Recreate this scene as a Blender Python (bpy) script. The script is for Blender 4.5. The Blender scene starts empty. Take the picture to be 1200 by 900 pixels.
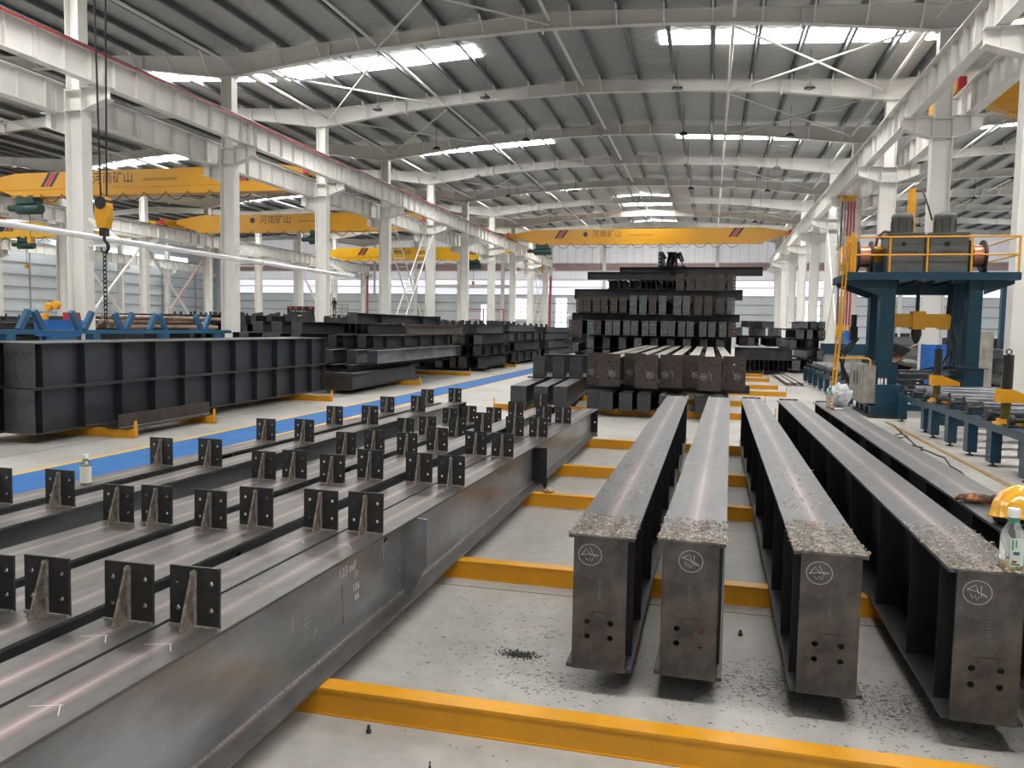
import bpy, bmesh, math, random
from mathutils import Vector, Matrix
random.seed(7)
SC = bpy.context.scene
COL = SC.collection
PI = math.pi

# ------------------------------------------------------------------ camera
def make_camera():
    f, vp, roll, H = 930.0, (832.0, 388.0), math.radians(1.0), 1.6
    cr, sr = math.cos(roll), math.sin(roll)
    dx, dy = vp[0] - 600, vp[1] - 450
    dx, dy = dx * cr + dy * sr, -dx * sr + dy * cr
    d = Vector((dx / f, dy / f, 1)).normalized()          # hall axis in camera axes (x right, y down, z forward)
    t = d.y / d.z
    c = 1 / math.sqrt(1 + t * t)
    u = Vector((0, -c, t * c))
    x = u.cross(d)
    if x.x < 0: x = -x
    x.normalize()
    R = Matrix((x, d, u))                                  # camera axes -> world
    right = R @ Vector((cr, -sr, 0)); down = R @ Vector((sr, cr, 0)); fwd = R @ Vector((0, 0, 1))
    m = Matrix((right, -down, -fwd)).transposed().to_4x4()
    m.translation = (0, 0, H)
    cam = bpy.data.cameras.new('camera'); cam.sensor_width = 36; cam.lens = f / 1200 * 36
    cam.clip_start = .05; cam.clip_end = 400
    o = bpy.data.objects.new('camera', cam); COL.objects.link(o); o.matrix_world = m
    SC.camera = o
make_camera()

# ------------------------------------------------------------------ world, exposure
W = bpy.data.worlds.new('overcast_sky'); SC.world = W; W.use_nodes = True
W.node_tree.nodes['Background'].inputs[0].default_value = (.97, .98, 1, 1)
W.node_tree.nodes['Background'].inputs[1].default_value = .28
SC.view_settings.view_transform = 'Standard'; SC.view_settings.look = 'None'
SC.view_settings.gamma = 1; SC.view_settings.use_curve_mapping = False
SC.view_settings.exposure = 0.12
SKYLIGHT = 30.0
WALLGLOW = .75

# ------------------------------------------------------------------ materials
MATS = {}
def mat(name, col, rough=.5, metal=0., var=.0, scale=6., bump=0., col2=None, spec=.5, emit=0., trans=0., stretch=None, alpha=1., detail=5., contrast=(.35, .65), coat=0.):
    if name in MATS: return MATS[name]
    m = bpy.data.materials.new(name); m.use_nodes = True
    nt = m.node_tree; b = nt.nodes['Principled BSDF']
    c = (*col, 1)
    b.inputs['Base Color'].default_value = c
    b.inputs['Roughness'].default_value = rough
    b.inputs['Metallic'].default_value = metal
    b.inputs['Specular IOR Level'].default_value = spec
    b.inputs['Coat Weight'].default_value = coat
    if trans: b.inputs['Transmission Weight'].default_value = trans
    if alpha < 1: b.inputs['Alpha'].default_value = alpha
    if emit:
        b.inputs['Emission Color'].default_value = c; b.inputs['Emission Strength'].default_value = emit
    if var or col2 or bump:
        tc = nt.nodes.new('ShaderNodeTexCoord'); mp = nt.nodes.new('ShaderNodeMapping')
        nt.links.new(tc.outputs['Object'], mp.inputs[0])
        if stretch: mp.inputs['Scale'].default_value = stretch
        nz = nt.nodes.new('ShaderNodeTexNoise'); nz.inputs['Scale'].default_value = scale; nz.inputs['Detail'].default_value = detail
        nz.inputs['Roughness'].default_value = .62
        nt.links.new(mp.outputs[0], nz.inputs[0])
        rp = nt.nodes.new('ShaderNodeValToRGB')
        rp.color_ramp.elements[0].position, rp.color_ramp.elements[1].position = contrast
        a = col2 if col2 else tuple(max(0, v * (1 - var)) for v in col)
        e = col if col2 else tuple(min(1, v * (1 + var)) for v in col)
        rp.color_ramp.elements[0].color = (*a, 1); rp.color_ramp.elements[1].color = (*e, 1)
        nt.links.new(nz.outputs[0], rp.inputs[0]); nt.links.new(rp.outputs[0], b.inputs['Base Color'])
        if emit: nt.links.new(rp.outputs[0], b.inputs['Emission Color'])
        if bump:
            bp = nt.nodes.new('ShaderNodeBump'); bp.inputs['Strength'].default_value = bump; bp.inputs['Distance'].default_value = .02
            nt.links.new(nz.outputs[0], bp.inputs['Height']); nt.links.new(bp.outputs[0], b.inputs['Normal'])
    MATS[name] = m
    return m

def flange_mat(name, base, dark, tint, w=.035):
    """mill-scale plate with the heat-tinted line that the web weld leaves along the middle of a flange"""
    m = mat(name, base, rough=.36, metal=.3, col2=dark, scale=5, stretch=(4, 1.3, 6), bump=.12, detail=9, contrast=(.3, .66))
    nt = m.node_tree; b = nt.nodes['Principled BSDF']
    src = b.inputs['Base Color'].links[0].from_socket
    tc = nt.nodes.new('ShaderNodeTexCoord'); sx = nt.nodes.new('ShaderNodeSeparateXYZ'); nt.links.new(tc.outputs['Object'], sx.inputs[0])
    ab = nt.nodes.new('ShaderNodeMath'); ab.operation = 'ABSOLUTE'; nt.links.new(sx.outputs[0], ab.inputs[0])
    mr = nt.nodes.new('ShaderNodeMapRange'); mr.inputs[1].default_value = w; mr.inputs[2].default_value = .004
    mr.inputs[3].default_value = 0; mr.inputs[4].default_value = .75
    nt.links.new(ab.outputs[0], mr.inputs[0])
    nz = nt.nodes.new('ShaderNodeTexNoise'); nz.inputs['Scale'].default_value = 1.1
    nt.links.new(tc.outputs['Object'], nz.inputs[0])
    mu = nt.nodes.new('ShaderNodeMath'); mu.operation = 'MULTIPLY'
    nt.links.new(mr.outputs[0], mu.inputs[0]); nt.links.new(nz.outputs[0], mu.inputs[1])
    mu2 = nt.nodes.new('ShaderNodeMath'); mu2.operation = 'MULTIPLY'; mu2.inputs[1].default_value = 1.5; mu2.use_clamp = True
    nt.links.new(mu.outputs[0], mu2.inputs[0])
    # tint shifts from red to pale towards the very middle
    mr2 = nt.nodes.new('ShaderNodeMapRange'); mr2.inputs[1].default_value = w * .35; mr2.inputs[2].default_value = 0.
    nt.links.new(ab.outputs[0], mr2.inputs[0])
    tm = nt.nodes.new('ShaderNodeMix'); tm.data_type = 'RGBA'
    tm.inputs[6].default_value = (*tint, 1); tm.inputs[7].default_value = (.42, .40, .43, 1)
    nt.links.new(mr2.outputs[0], tm.inputs[0])
    mx = nt.nodes.new('ShaderNodeMix'); mx.data_type = 'RGBA'
    nt.links.new(mu2.outputs[0], mx.inputs[0]); nt.links.new(src, mx.inputs[6]); nt.links.new(tm.outputs[2], mx.inputs[7])
    nt.links.new(mx.outputs[2], b.inputs['Base Color'])
    return m

WHITE = mat('white_paint', (.74, .73, .70), rough=.38, var=.05, scale=1.2)
WHITE2 = mat('white_paint_rafter', (.68, .67, .64), rough=.45, var=.06, scale=.8)
GALV = mat('galvanised_purlin', (.115, .125, .135), rough=.45, metal=.2, var=.15, scale=2)
STEEL = mat('mill_scale_steel', (.085, .088, .095), rough=.42, metal=.25, col2=(.045, .046, .05), scale=3.5, bump=.05)
STEELW = mat('floor_lit_web', (.36, .365, .385), rough=.3, metal=.4, col2=(.16, .16, .165), scale=1.6, stretch=(1, .6, 1.6), bump=.04)  # floor light reflected on the webs is put into this pale base
STEELD = mat('dark_steel', (.035, .037, .042), rough=.5, metal=.2, col2=(.02, .021, .024), scale=2.5)
STEELB = mat('blue_black_steel', (.055, .06, .072), rough=.42, metal=.25, col2=(.032, .035, .042), scale=1.3)
RUSTY = mat('brown_plate', (.075, .056, .048), rough=.55, metal=.15, col2=(.045, .036, .033), scale=5)
PLATEG = mat('grey_plate', (.14, .145, .15), rough=.5, metal=.25, col2=(.075, .078, .082), scale=6)
ENDPL = mat('end_plate_steel', (.14, .125, .113), rough=.45, metal=.25, col2=(.042, .040, .040), scale=7, bump=.06, detail=8)
ORUST = mat('orange_rust', (.30, .15, .06), rough=.7, col2=(.12, .08, .05), scale=8)
CLEAT = mat('cleat_steel', (.055, .054, .054), rough=.4, metal=.3, col2=(.03, .03, .03), scale=12)
GUSS = mat('lit_gusset_steel', (.36, .30, .25), rough=.45, metal=.4, col2=(.10, .085, .075), scale=25)  # paler than the cleats: their lit look is in the colour
WELD = mat('weld_bead', (.45, .43, .40), rough=.35, metal=.6, var=.4, scale=60, bump=.5)
FLG = flange_mat('flange_warm', (.135, .127, .122), (.066, .063, .062), (.40, .24, .22))
FLGC = flange_mat('flange_cool', (.125, .127, .135), (.068, .07, .074), (.34, .23, .24), .05)
FLGT = mat('pale_flange', (.50, .47, .43), rough=.35, metal=.4, col2=(.33, .30, .27), scale=5, stretch=(8, .6, 1))  # much paler than the web steels, streaked lengthways
YEL = mat('yellow_paint', (.74, .335, .008), rough=.42, var=.08, scale=5)
CRANE = mat('crane_yellow', (.53, .255, .008), rough=.4, var=.06, scale=.5)
CRANEB = mat('crane_yellow_fresh', (.82, .47, .008), rough=.4, var=.05, scale=.5)
BLUE = mat('machine_blue', (.008, .048, .082), rough=.35, var=.12, scale=4)
BLUEV = mat('stand_blue', (.03, .12, .24), rough=.4, var=.1, scale=4)
BLUEB = mat('bright_blue', (.02, .13, .45), rough=.4, var=.08, scale=3)
BLACK = mat('black_rubber', (.012, .012, .013), rough=.5)
ROLLER = mat('roller_steel', (.10, .105, .115), rough=.3, metal=.5, var=.25, scale=9)
GREYM = mat('grey_machine', (.10, .105, .10), rough=.45, var=.12, scale=5)
GREYB = mat('grey_cabinet', (.30, .29, .26), rough=.6, var=.25, scale=6)
COPPER = mat('copper_wire', (.55, .24, .16), rough=.35, metal=.7, var=.15, scale=40, stretch=(8, .2, .2))
RED = mat('red_paint', (.42, .02, .03), rough=.4)
REDD = mat('red_pipe', (.38, .05, .07), rough=.4)
GREEN = mat('hoist_green', (.012, .05, .042), rough=.45, var=.15)
CHALK = mat('chalk', (.72, .72, .70), rough=.9)
CHALK2 = mat('faint_chalk', (.42, .41, .40), rough=.9)
STAMP = mat('stamped_grey', (.17, .16, .15), rough=.7)
DARKTXT = mat('dark_lettering', (.03, .02, .02), rough=.6)
NAVY = mat('navy_stripe', (.02, .02, .05), rough=.5)
SWARF = mat('swarf', (.78, .76, .72), rough=.35, metal=.2, col2=(.42, .28, .14), scale=38, contrast=(.42, .56))
SWARFD = mat('dark_swarf', (.10, .085, .07), rough=.5, metal=.4)
GLOW = mat('skylight_sheet', (1.0, .985, .95), rough=.6, emit=SKYLIGHT)
WGLOW = mat('daylit_sheet', (.80, .80, .92), rough=.6, emit=WALLGLOW, var=.05, scale=.2)
WGLOW3 = mat('translucent_wall_sheet', (.74, .74, .78), rough=.6, emit=.3, var=.06, scale=1.5, stretch=(6, 6, .2))
WGLOW2 = mat('window_daylight', (.85, .93, 1.0), rough=.5, emit=2.6)

def foil():
    m = mat('roof_insulation_foil', (.40, .41, .41), rough=.55, metal=.1)
    nt = m.node_tree; b = nt.nodes['Principled BSDF']
    tc = nt.nodes.new('ShaderNodeTexCoord'); mp = nt.nodes.new('ShaderNodeMapping')
    mp.inputs['Rotation'].default_value = (0, 0, PI / 4); mp.inputs['Scale'].default_value = (2.6, 2.6, 0)
    nt.links.new(tc.outputs['Object'], mp.inputs[0])
    ck = nt.nodes.new('ShaderNodeTexVoronoi'); ck.inputs['Scale'].default_value = 1.; ck.inputs['Randomness'].default_value = .15
    nt.links.new(mp.outputs[0], ck.inputs[0])
    bp = nt.nodes.new('ShaderNodeBump'); bp.inputs['Strength'].default_value = .6; bp.inputs['Distance'].default_value = .05
    nt.links.new(ck.outputs['Distance'], bp.inputs['Height']); nt.links.new(bp.outputs[0], b.inputs['Normal'])
    return m
FOIL = foil()

def concrete():
    m = bpy.data.materials.new('polished_concrete'); m.use_nodes = True
    nt = m.node_tree; b = nt.nodes['Principled BSDF']; N = nt.nodes.new; Lk = nt.links.new
    tc = N('ShaderNodeTexCoord')
    n1 = N('ShaderNodeTexNoise'); n1.inputs['Scale'].default_value = .55; n1.inputs['Detail'].default_value = 9; n1.inputs['Roughness'].default_value = .65
    n2 = N('ShaderNodeTexNoise'); n2.inputs['Scale'].default_value = 9; n2.inputs['Detail'].default_value = 6
    Lk(tc.outputs['Object'], n1.inputs[0]); Lk(tc.outputs['Object'], n2.inputs[0])
    r1 = N('ShaderNodeValToRGB'); r1.color_ramp.elements[0].position = .34; r1.color_ramp.elements[1].position = .68
    r1.color_ramp.elements[0].color = (.37, .355, .33, 1); r1.color_ramp.elements[1].color = (.54, .525, .49, 1)
    r2 = N('ShaderNodeValToRGB'); r2.color_ramp.elements[0].position = .3; r2.color_ramp.elements[1].position = .6
    r2.color_ramp.elements[0].color = (.78, .78, .78, 1); r2.color_ramp.elements[1].color = (1, 1, 1, 1)
    Lk(n1.outputs[0], r1.inputs[0]); Lk(n2.outputs[0], r2.inputs[0])
    mx = N('ShaderNodeMix'); mx.data_type = 'RGBA'; mx.blend_type = 'MULTIPLY'; mx.inputs[0].default_value = .7
    Lk(r1.outputs[0], mx.inputs[6]); Lk(r2.outputs[0], mx.inputs[7])
    Lk(mx.outputs[2], b.inputs['Base Color'])
    b.inputs['Roughness'].default_value = .42; b.inputs['Specular IOR Level'].default_value = .35
    bp = N('ShaderNodeBump'); bp.inputs['Strength'].default_value = .06; bp.inputs['Distance'].default_value = .01
    Lk(n2.outputs[0], bp.inputs['Height']); Lk(bp.outputs[0], b.inputs['Normal'])
    return m
CONC = concrete()

# ------------------------------------------------------------------ mesh helpers
class MB:
    def __init__(s): s.v = []; s.f = []; s.sm = []
    def add(s, vs, fs, smooth=False):
        n = len(s.v); s.v += [tuple(v) for v in vs]
        for f in fs: s.f.append(tuple(i + n for i in f)); s.sm.append(smooth)
        return s
    def box(s, x0, x1, y0, y1, z0, z1):
        v = [(x, y, z) for z in (z0, z1) for y in (y0, y1) for x in (x0, x1)]
        return s.add(v, [(0, 2, 3, 1), (4, 5, 7, 6), (0, 1, 5, 4), (1, 3, 7, 5), (3, 2, 6, 7), (2, 0, 4, 6)])
    def obox(s, c, size, m=None):
        """oriented box: centre c, size, 3x3 rotation m"""
        hx, hy, hz = (q / 2 for q in size); c = Vector(c)
        v = [(x, y, z) for z in (-hz, hz) for y in (-hy, hy) for x in (-hx, hx)]
        v = [c + (m @ Vector(p) if m else Vector(p)) for p in v]
        return s.add(v, [(0, 2, 3, 1), (4, 5, 7, 6), (0, 1, 5, 4), (1, 3, 7, 5), (3, 2, 6, 7), (2, 0, 4, 6)])
    def bar(s, a, b, w, h=None):
        """square bar from a to b"""
        a, b = Vector(a), Vector(b); d = b - a; h = h or w
        z = d.normalized(); up = Vector((0, 0, 1)) if abs(z.z) < .95 else Vector((0, 1, 0))
        x = up.cross(z).normalized(); y = z.cross(x)
        m = Matrix((x, y, z)).transposed()
        return s.obox((a + b) / 2, (w, h, d.length), m)
    def tube(s, pts, r, n=8, cap=True):
        pts = [Vector(p) for p in pts]; rs = r if isinstance(r, (list, tuple)) else [r] * len(pts)
        rings = []; px = None
        for i, p in enumerate(pts):
            d = (pts[min(i + 1, len(pts) - 1)] - pts[max(i - 1, 0)]).normalized()
            if px is None:
                up = Vector((0, 0, 1)) if abs(d.z) < .9 else Vector((1, 0, 0)); px = up.cross(d).normalized()
            px = (px - d * px.dot(d)).normalized(); py = d.cross(px)
            rings.append([p + rs[i] * (px * math.cos(2 * PI * k / n) + py * math.sin(2 * PI * k / n)) for k in range(n)])
        v = [q for rg in rings for q in rg]; f = []
        for i in range(len(pts) - 1):
            for k in range(n): f.append((i * n + k, i * n + (k + 1) % n, (i + 1) * n + (k + 1) % n, (i + 1) * n + k))
        s.add(v, f, True)
        if cap:
            s.add(rings[0], [tuple(range(n))[::-1]]); s.add(rings[-1], [tuple(range(n))])
        return s
    def lathe(s, prof, n=16, c=(0, 0, 0), axis='Z'):
        v = []; f = []
        for r, h in prof:
            for k in range(n):
                a = 2 * PI * k / n; p = (r * math.cos(a), r * math.sin(a), h)
                if axis == 'X': p = (p[2], p[0], p[1])
                if axis == 'Y': p = (p[1], p[2], p[0])
                v.append((p[0] + c[0], p[1] + c[1], p[2] + c[2]))
        for i in range(len(prof) - 1):
            for k in range(n): f.append((i * n + k, i * n + (k + 1) % n, (i + 1) * n + (k + 1) % n, (i + 1) * n + k))
        s.add(v, f, True)
        s.add(v[:n], [tuple(range(n))[::-1]]); s.add(v[-n:], [tuple(range(n))])
        return s
    def prism(s, poly, t0, t1, axis='Y'):
        """extrude a 2D polygon; axis Y: poly in (x,z); X: (y,z); Z: (x,y)"""
        n = len(poly)
        g = {'Y': lambda p, t: (p[0], t, p[1]), 'X': lambda p, t: (t, p[0], p[1]), 'Z': lambda p, t: (p[0], p[1], t)}[axis]
        v = [g(p, t0) for p in poly] + [g(p, t1) for p in poly]
        f = [tuple(range(n)), tuple(range(2 * n - 1, n - 1, -1))] + [(i, i + n, (i + 1) % n + n, (i + 1) % n) for i in range(n)]
        return s.add(v, f)
    def plate(s, w, h, t, xs, zs, r, x0=None, z0=0., y0=0., seg=10):
        """upright plate (in XZ, thickness t along +Y) with a grid of round through-holes"""
        x0 = -w / 2 if x0 is None else x0
        bx = [x0] + [(xs[i] + xs[i + 1]) / 2 for i in range(len(xs) - 1)] + [x0 + w]
        bz = [z0] + [(zs[i] + zs[i + 1]) / 2 for i in range(len(zs) - 1)] + [z0 + h]
        for i, cx in enumerate(xs):
            for j, cz in enumerate(zs):
                l, rr, b, tt = bx[i], bx[i + 1], bz[j], bz[j + 1]
                cir, rec = [], []
                angs = sorted([2 * PI * k / seg + .31 for k in range(seg)])
                for a in angs:
                    c, q = math.cos(a), math.sin(a)
                    cir.append((cx + r * c, cz + r * q))
                    k = min([((rr if c > 0 else l) - cx) / c if abs(c) > 1e-6 else 9e9, ((tt if q > 0 else b) - cz) / q if abs(q) > 1e-6 else 9e9])
                    rec.append((cx + k * c, cz + k * q))
                # corners between neighbouring rim points
                for k in range(seg):
                    k2 = (k + 1) % seg
                    p, q = rec[k], rec[k2]
                    poly = [cir[k], p]
                    if abs(p[0] - q[0]) > 1e-6 and abs(p[1] - q[1]) > 1e-6:
                        on_v = min(abs(p[0] - l), abs(p[0] - rr)) < 1e-6
                        poly.append((p[0], q[1]) if on_v else (q[0], p[1]))
                    poly += [q, cir[k2]]
                    n = len(poly)
                    s.add([(a[0], y0, a[1]) for a in poly], [tuple(range(n))])
                    s.add([(a[0], y0 + t, a[1]) for a in poly], [tuple(range(n))[::-1]])
                    s.add([(cir[k][0], y0, cir[k][1]), (cir[k2][0], y0, cir[k2][1]), (cir[k2][0], y0 + t, cir[k2][1]), (cir[k][0], y0 + t, cir[k][1])], [(0, 1, 2, 3)])
        x1, z1, y1 = x0 + w, z0 + h, y0 + t
        for q in ([(x0, y0, z0), (x1, y0, z0), (x1, y1, z0), (x0, y1, z0)], [(x0, y0, z1), (x0, y1, z1), (x1, y1, z1), (x1, y0, z1)],
                  [(x0, y0, z0), (x0, y1, z0), (x0, y1, z1), (x0, y0, z1)], [(x1, y0, z0), (x1, y0, z1), (x1, y1, z1), (x1, y1, z0)]):
            s.add(q, [(0, 1, 2, 3)])
        return s
    def ribbon(s, pts, w, nrm=(0, -1, 0)):
        """flat stroke along pts lying in the plane with normal nrm"""
        nr = Vector(nrm); pts = [Vector(p) for p in pts]; v = []; f = []
        for i, p in enumerate(pts):
            d = (pts[min(i + 1, len(pts) - 1)] - pts[max(i - 1, 0)]).normalized(); sd = nr.cross(d).normalized() * w / 2
            v += [p - sd, p + sd]
        for i in range(len(pts) - 1): f.append((2 * i, 2 * i + 1, 2 * i + 3, 2 * i + 2))
        return s.add(v, f)
    def isec(s, h, b, tf, tw, y0, y1, x=0., z=0.):
        s.box(x - b / 2, x + b / 2, y0, y1, z, z + tf); s.box(x - b / 2, x + b / 2, y0, y1, z + h - tf, z + h)
        return s.box(x - tw / 2, x + tw / 2, y0, y1, z + tf, z + h - tf)
    def mesh(s, name, m=None):
        me = bpy.data.meshes.new(name); me.from_pydata(s.v, [], s.f)
        if any(s.sm): me.polygons.foreach_set('use_smooth', s.sm)
        if m: me.materials.append(m)
        me.update()
        return me
    def build(s, name, m, parent=None, loc=(0, 0, 0), rot=(0, 0, 0)):
        return put(name, s.mesh(name, m), parent, loc, rot)

def put(name, me, parent=None, loc=(0, 0, 0), rot=(0, 0, 0)):
    o = bpy.data.objects.new(name, me); COL.objects.link(o)
    o.parent = parent; o.location = loc; o.rotation_euler = rot
    return o
def tag(o, label, cat, group=None, kind=None):
    o['label'] = label; o['category'] = cat
    if group: o['group'] = group
    if kind: o['kind'] = kind
    return o
def struct(o):
    o['kind'] = 'structure'; return o
def stuff(o):
    o['kind'] = 'stuff'; return o
def thing(name, label, cat, loc=(0, 0, 0), rot=(0, 0, 0), group=None):
    o = bpy.data.objects.new(name, None); COL.objects.link(o); o.location = loc; o.rotation_euler = rot; o.empty_display_size = .1
    return tag(o, label, cat, group)
def dup(root, loc=None, rot=None, label=None, parent=None):
    r = root.copy(); COL.objects.link(r)
    if parent is not None: r.parent = parent
    if loc is not None: r.location = loc
    if rot is not None: r.rotation_euler = rot
    if label: r['label'] = label
    for ch in list(root.children): dup(ch, parent=r)
    return r
def text_mesh(txt, size, m):
    cu = bpy.data.curves.new('lettering', 'FONT'); cu.body = txt; cu.size = size; cu.align_x = 'CENTER'; cu.align_y = 'CENTER'; cu.resolution_u = 2
    cu.extrude = .0008
    o = bpy.data.objects.new('lettering', cu); COL.objects.link(o)
    dg = bpy.context.evaluated_depsgraph_get(); dg.update()
    me = bpy.data.meshes.new_from_object(o.evaluated_get(dg)); me.materials.clear(); me.materials.append(m)
    bpy.data.objects.remove(o); bpy.data.curves.remove(cu)
    return me
MC = {}
def cached(key, fn):
    if key not in MC: MC[key] = fn()
    return MC[key]

# ================================================================== THE HALL
D = 7.3
def YN(n): return 19.2 + D * n
YB = 88.0                     # back wall
Y0 = -9.0                     # near end of what is built
ORDN = 'first second third fourth fifth sixth seventh eighth ninth tenth eleventh twelfth thirteenth fourteenth fifteenth sixteenth seventeenth eighteenth nineteenth'.split()
ORD = ['last', 'second', 'third', 'fourth', 'fifth', 'sixth', 'seventh', 'eighth', 'ninth', 'tenth', 'eleventh', 'twelfth']
def nth(n):
    k = 9 - n
    return 'nearest the back wall' if k <= 0 else ORD[k] + ' from the back wall'
LINES = [-59.2, -38.8, -17.5, 6.5, 30.5]
EAVE, RIDGE = 11.35, 12.0     # top of the rafters

# floor with the painted walkway
fl = struct(MB().box(-62, 33, Y0, YB + 1, -.2, 0).build('floor', CONC))
LANE = mat('lane_blue', (.018, .135, .40), rough=.65, spec=.2, col2=(.04, .17, .43), scale=3, detail=8, contrast=(.3, .6))
LINEY = mat('lane_yellow', (.78, .47, .05), rough=.5, var=.12, scale=5)
struct(MB().box(-6.86, -6.02, 1, 62, .0, .003).build('walkway', LANE, fl))
struct(MB().box(-6.95, -6.86, 1, 62, .0, .004).build('walkway_line', LINEY, fl))
struct(MB().box(-6.02, -5.94, 1, 62, .0, .004).build('walkway_line', LINEY, fl))
JOINT = mat('floor_joint', (.12, .115, .11), rough=.8)
for y in (4.6, 11.9, 19.2, 26.5):
    struct(MB().box(-8, 3.2, y, y + .008, 0, .0012).build('expansion_joint', JOINT, fl))
struct(MB().box(-7.9, -7.89, 2, 60, 0, .0012).build('expansion_joint', JOINT, fl))

# roofs, purlins, skylights
SKY_Y = [.5, 15.1, 29.7, 44.3, 58.9, 73.5]
for bi in range(4):
    a, b = LINES[bi], LINES[bi + 1]; mid = (a + b) / 2; zs = .27
    m = MB()
    m.add([(a, Y0, EAVE + zs), (mid, Y0, RIDGE + zs), (b, Y0, EAVE + zs), (a, YB, EAVE + zs), (mid, YB, RIDGE + zs), (b, YB, EAVE + zs),
           (a, Y0, EAVE + zs + .1), (mid, Y0, RIDGE + zs + .1), (b, Y0, EAVE + zs + .1), (a, YB, EAVE + zs + .1), (mid, YB, RIDGE + zs + .1), (b, YB, EAVE + zs + .1)],
          [(0, 3, 4, 1), (1, 4, 5, 2), (6, 7, 10, 9), (7, 8, 11, 10), (0, 1, 7, 6), (1, 2, 8, 7), (3, 9, 10, 4), (4, 10, 11, 5), (0, 6, 9, 3), (2, 5, 11, 8)])
    ce = struct(m.build('ceiling', FOIL))
    def rz(x): return EAVE + (RIDGE - EAVE) * (1 - abs(x - mid) / (b - mid))
    # Z purlins
    npu = int((b - a) / 1.42)
    pm = cached('purlin', lambda: MB().box(-.006, .006, Y0, YB - .05, 0, .24).box(-.09, .0, Y0, YB - .05, .232, .24).box(0, .1, Y0, YB - .05, 0, .01).box(.09, .1, Y0, YB - .05, .01, .04).mesh('purlin', GALV))
    for k in range(npu):
        x = a + (k + .5) * (b - a) / npu
        struct(put('purlin', pm, ce, (x, 0, rz(x) + .005)))
    # skylight sheets: one strip on each slope, in every second frame
    for y in SKY_Y:
        for (x0, x1) in ((a + .3, mid - 3.4), (mid + 3.4, b - .3)):
            q = MB(); z0, z1 = rz(x0) + zs - .03, rz(x1) + zs - .03
            q.add([(x0, y - .62, z0), (x1, y - .62, z1), (x1, y + .62, z1), (x0, y + .62, z0), (x0, y - .62, z0 + .02), (x1, y - .62, z1 + .02), (x1, y + .62, z1 + .02), (x0, y + .62, z0 + .02)],
                  [(0, 3, 2, 1), (4, 5, 6, 7), (0, 1, 5, 4), (1, 2, 6, 5), (2, 3, 7, 6), (3, 0, 4, 7)])
            struct(q.build('skylight_sheet', GLOW, ce))
    if bi == 2:        # bright ridge ventilators far down the hall
        for y in (64.5, 68.5, 79.5):
            struct(MB().box(mid - 2.0, mid + 2.0, y - .5, y + .5, RIDGE + .15, RIDGE + .17).build('ridge_skylight', GLOW, ce))

# walls
PANEL = mat('wall_panel_grey', (.60, .65, .68), rough=.55, var=.05, scale=.5)
PANELW = mat('wall_panel_white', (.78, .78, .80), rough=.5, var=.06, scale=1.5, stretch=(6, 6, .2))
PANELR = mat('wall_strip_red', (.44, .31, .31), rough=.6, var=.1, scale=1)
GIRT = mat('wall_girt', (.33, .35, .36), rough=.5)
wb = struct(MB().box(-62, 33, YB, YB + .2, 0, 12.6).build('wall_back', PANEL))
xr = [-59.2, -38.8, -17.5, 6.5, 30.5]
def wband(z0, z1, m, name, th=.03):
    for i in range(4): struct(MB().box(xr[i] + .15, xr[i + 1] - .15, YB - th, YB, z0, z1).build(name, m, wb))
for z0, z1, m, nm in ((5.3, 7.0, WGLOW, 'daylight_sheet'), (7.0, 8.0, WGLOW3, 'wall_panel'), (8.0, 8.8, PANELR, 'wall_strip'), (8.8, 12.0, WGLOW3, 'wall_panel')):
    wband(z0, z1, m, nm)
for z in (1.2, 2.3, 3.4, 4.4, 5.3, 6.2, 7.0, 8.0, 8.85):
    struct(MB().box(-59, 30.5, YB - .13, YB - .035, z - .05, z + .05).build('girt', GIRT if z < 5.5 else WHITE2, wb))
k = 0
for i in range(4):                       # ribs of the upper wall sheets
    rm = cached('rib', lambda: MB().box(-.03, .03, -.05, 0, 8.9, 11.3).mesh('sheet_rib', PANELW))
    n = int((xr[i + 1] - xr[i]) / .9)
    for j in range(1, n):
        if i in (1, 2): struct(put('sheet_rib', rm, wb, (xr[i] + j * (xr[i + 1] - xr[i]) / n, YB - .03, 0)))
for x in (-33.5, -28.2, -23, -11.5, -5.5, .5, 12.5, 18.5, 24.5, -44, -49, -54):          # wall posts
    struct(MB().box(x - .2, x + .2, YB - .45, YB - .14, 0, 11.6).build('wall_post', WHITE, wb))
for n_, (x0, x1, z0, z1) in enumerate([(-21.6, -20.2, 2.6, 4.9), (-12.7, -11.4, 2.6, 4.9), (-25.6, -24.9, 1.6, 4.2), (-16.9, -15.6, .6, 5.0), (9.5, 11, 2.6, 4.9)]):
    wn = struct(MB().box(x0, x1, YB - .06, YB - .01, z0, z1).build('window_%d' % (n_ + 1), WGLOW2))
    fr = MB(); xm = (x0 + x1) / 2
    for q in (x0, xm, x1): fr.box(q - .04, q + .04, YB - .09, YB - .06, z0, z1)
    for q in (z0, (z0 + z1) / 2, z1): fr.box(x0, x1, YB - .09, YB - .06, q - .04, q + .04)
    struct(fr.build('window_frame', WHITE2, wn))
wl = struct(MB().box(-60.6, -60.3, Y0, YB, 0, 12.6).build('wall_left', PANEL))
for z in (1.2, 2.3, 3.4, 4.5, 5.6, 6.7): struct(MB().box(-60.3, -60.2, Y0, YB - .2, z - .06, z + .06).build('girt', GIRT, wl))
for y in range(0, 86, 6): struct(MB().box(-60.3, -60.18, y - .05, y + .05, 0, 8).build('wall_post', GIRT, wl))
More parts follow.
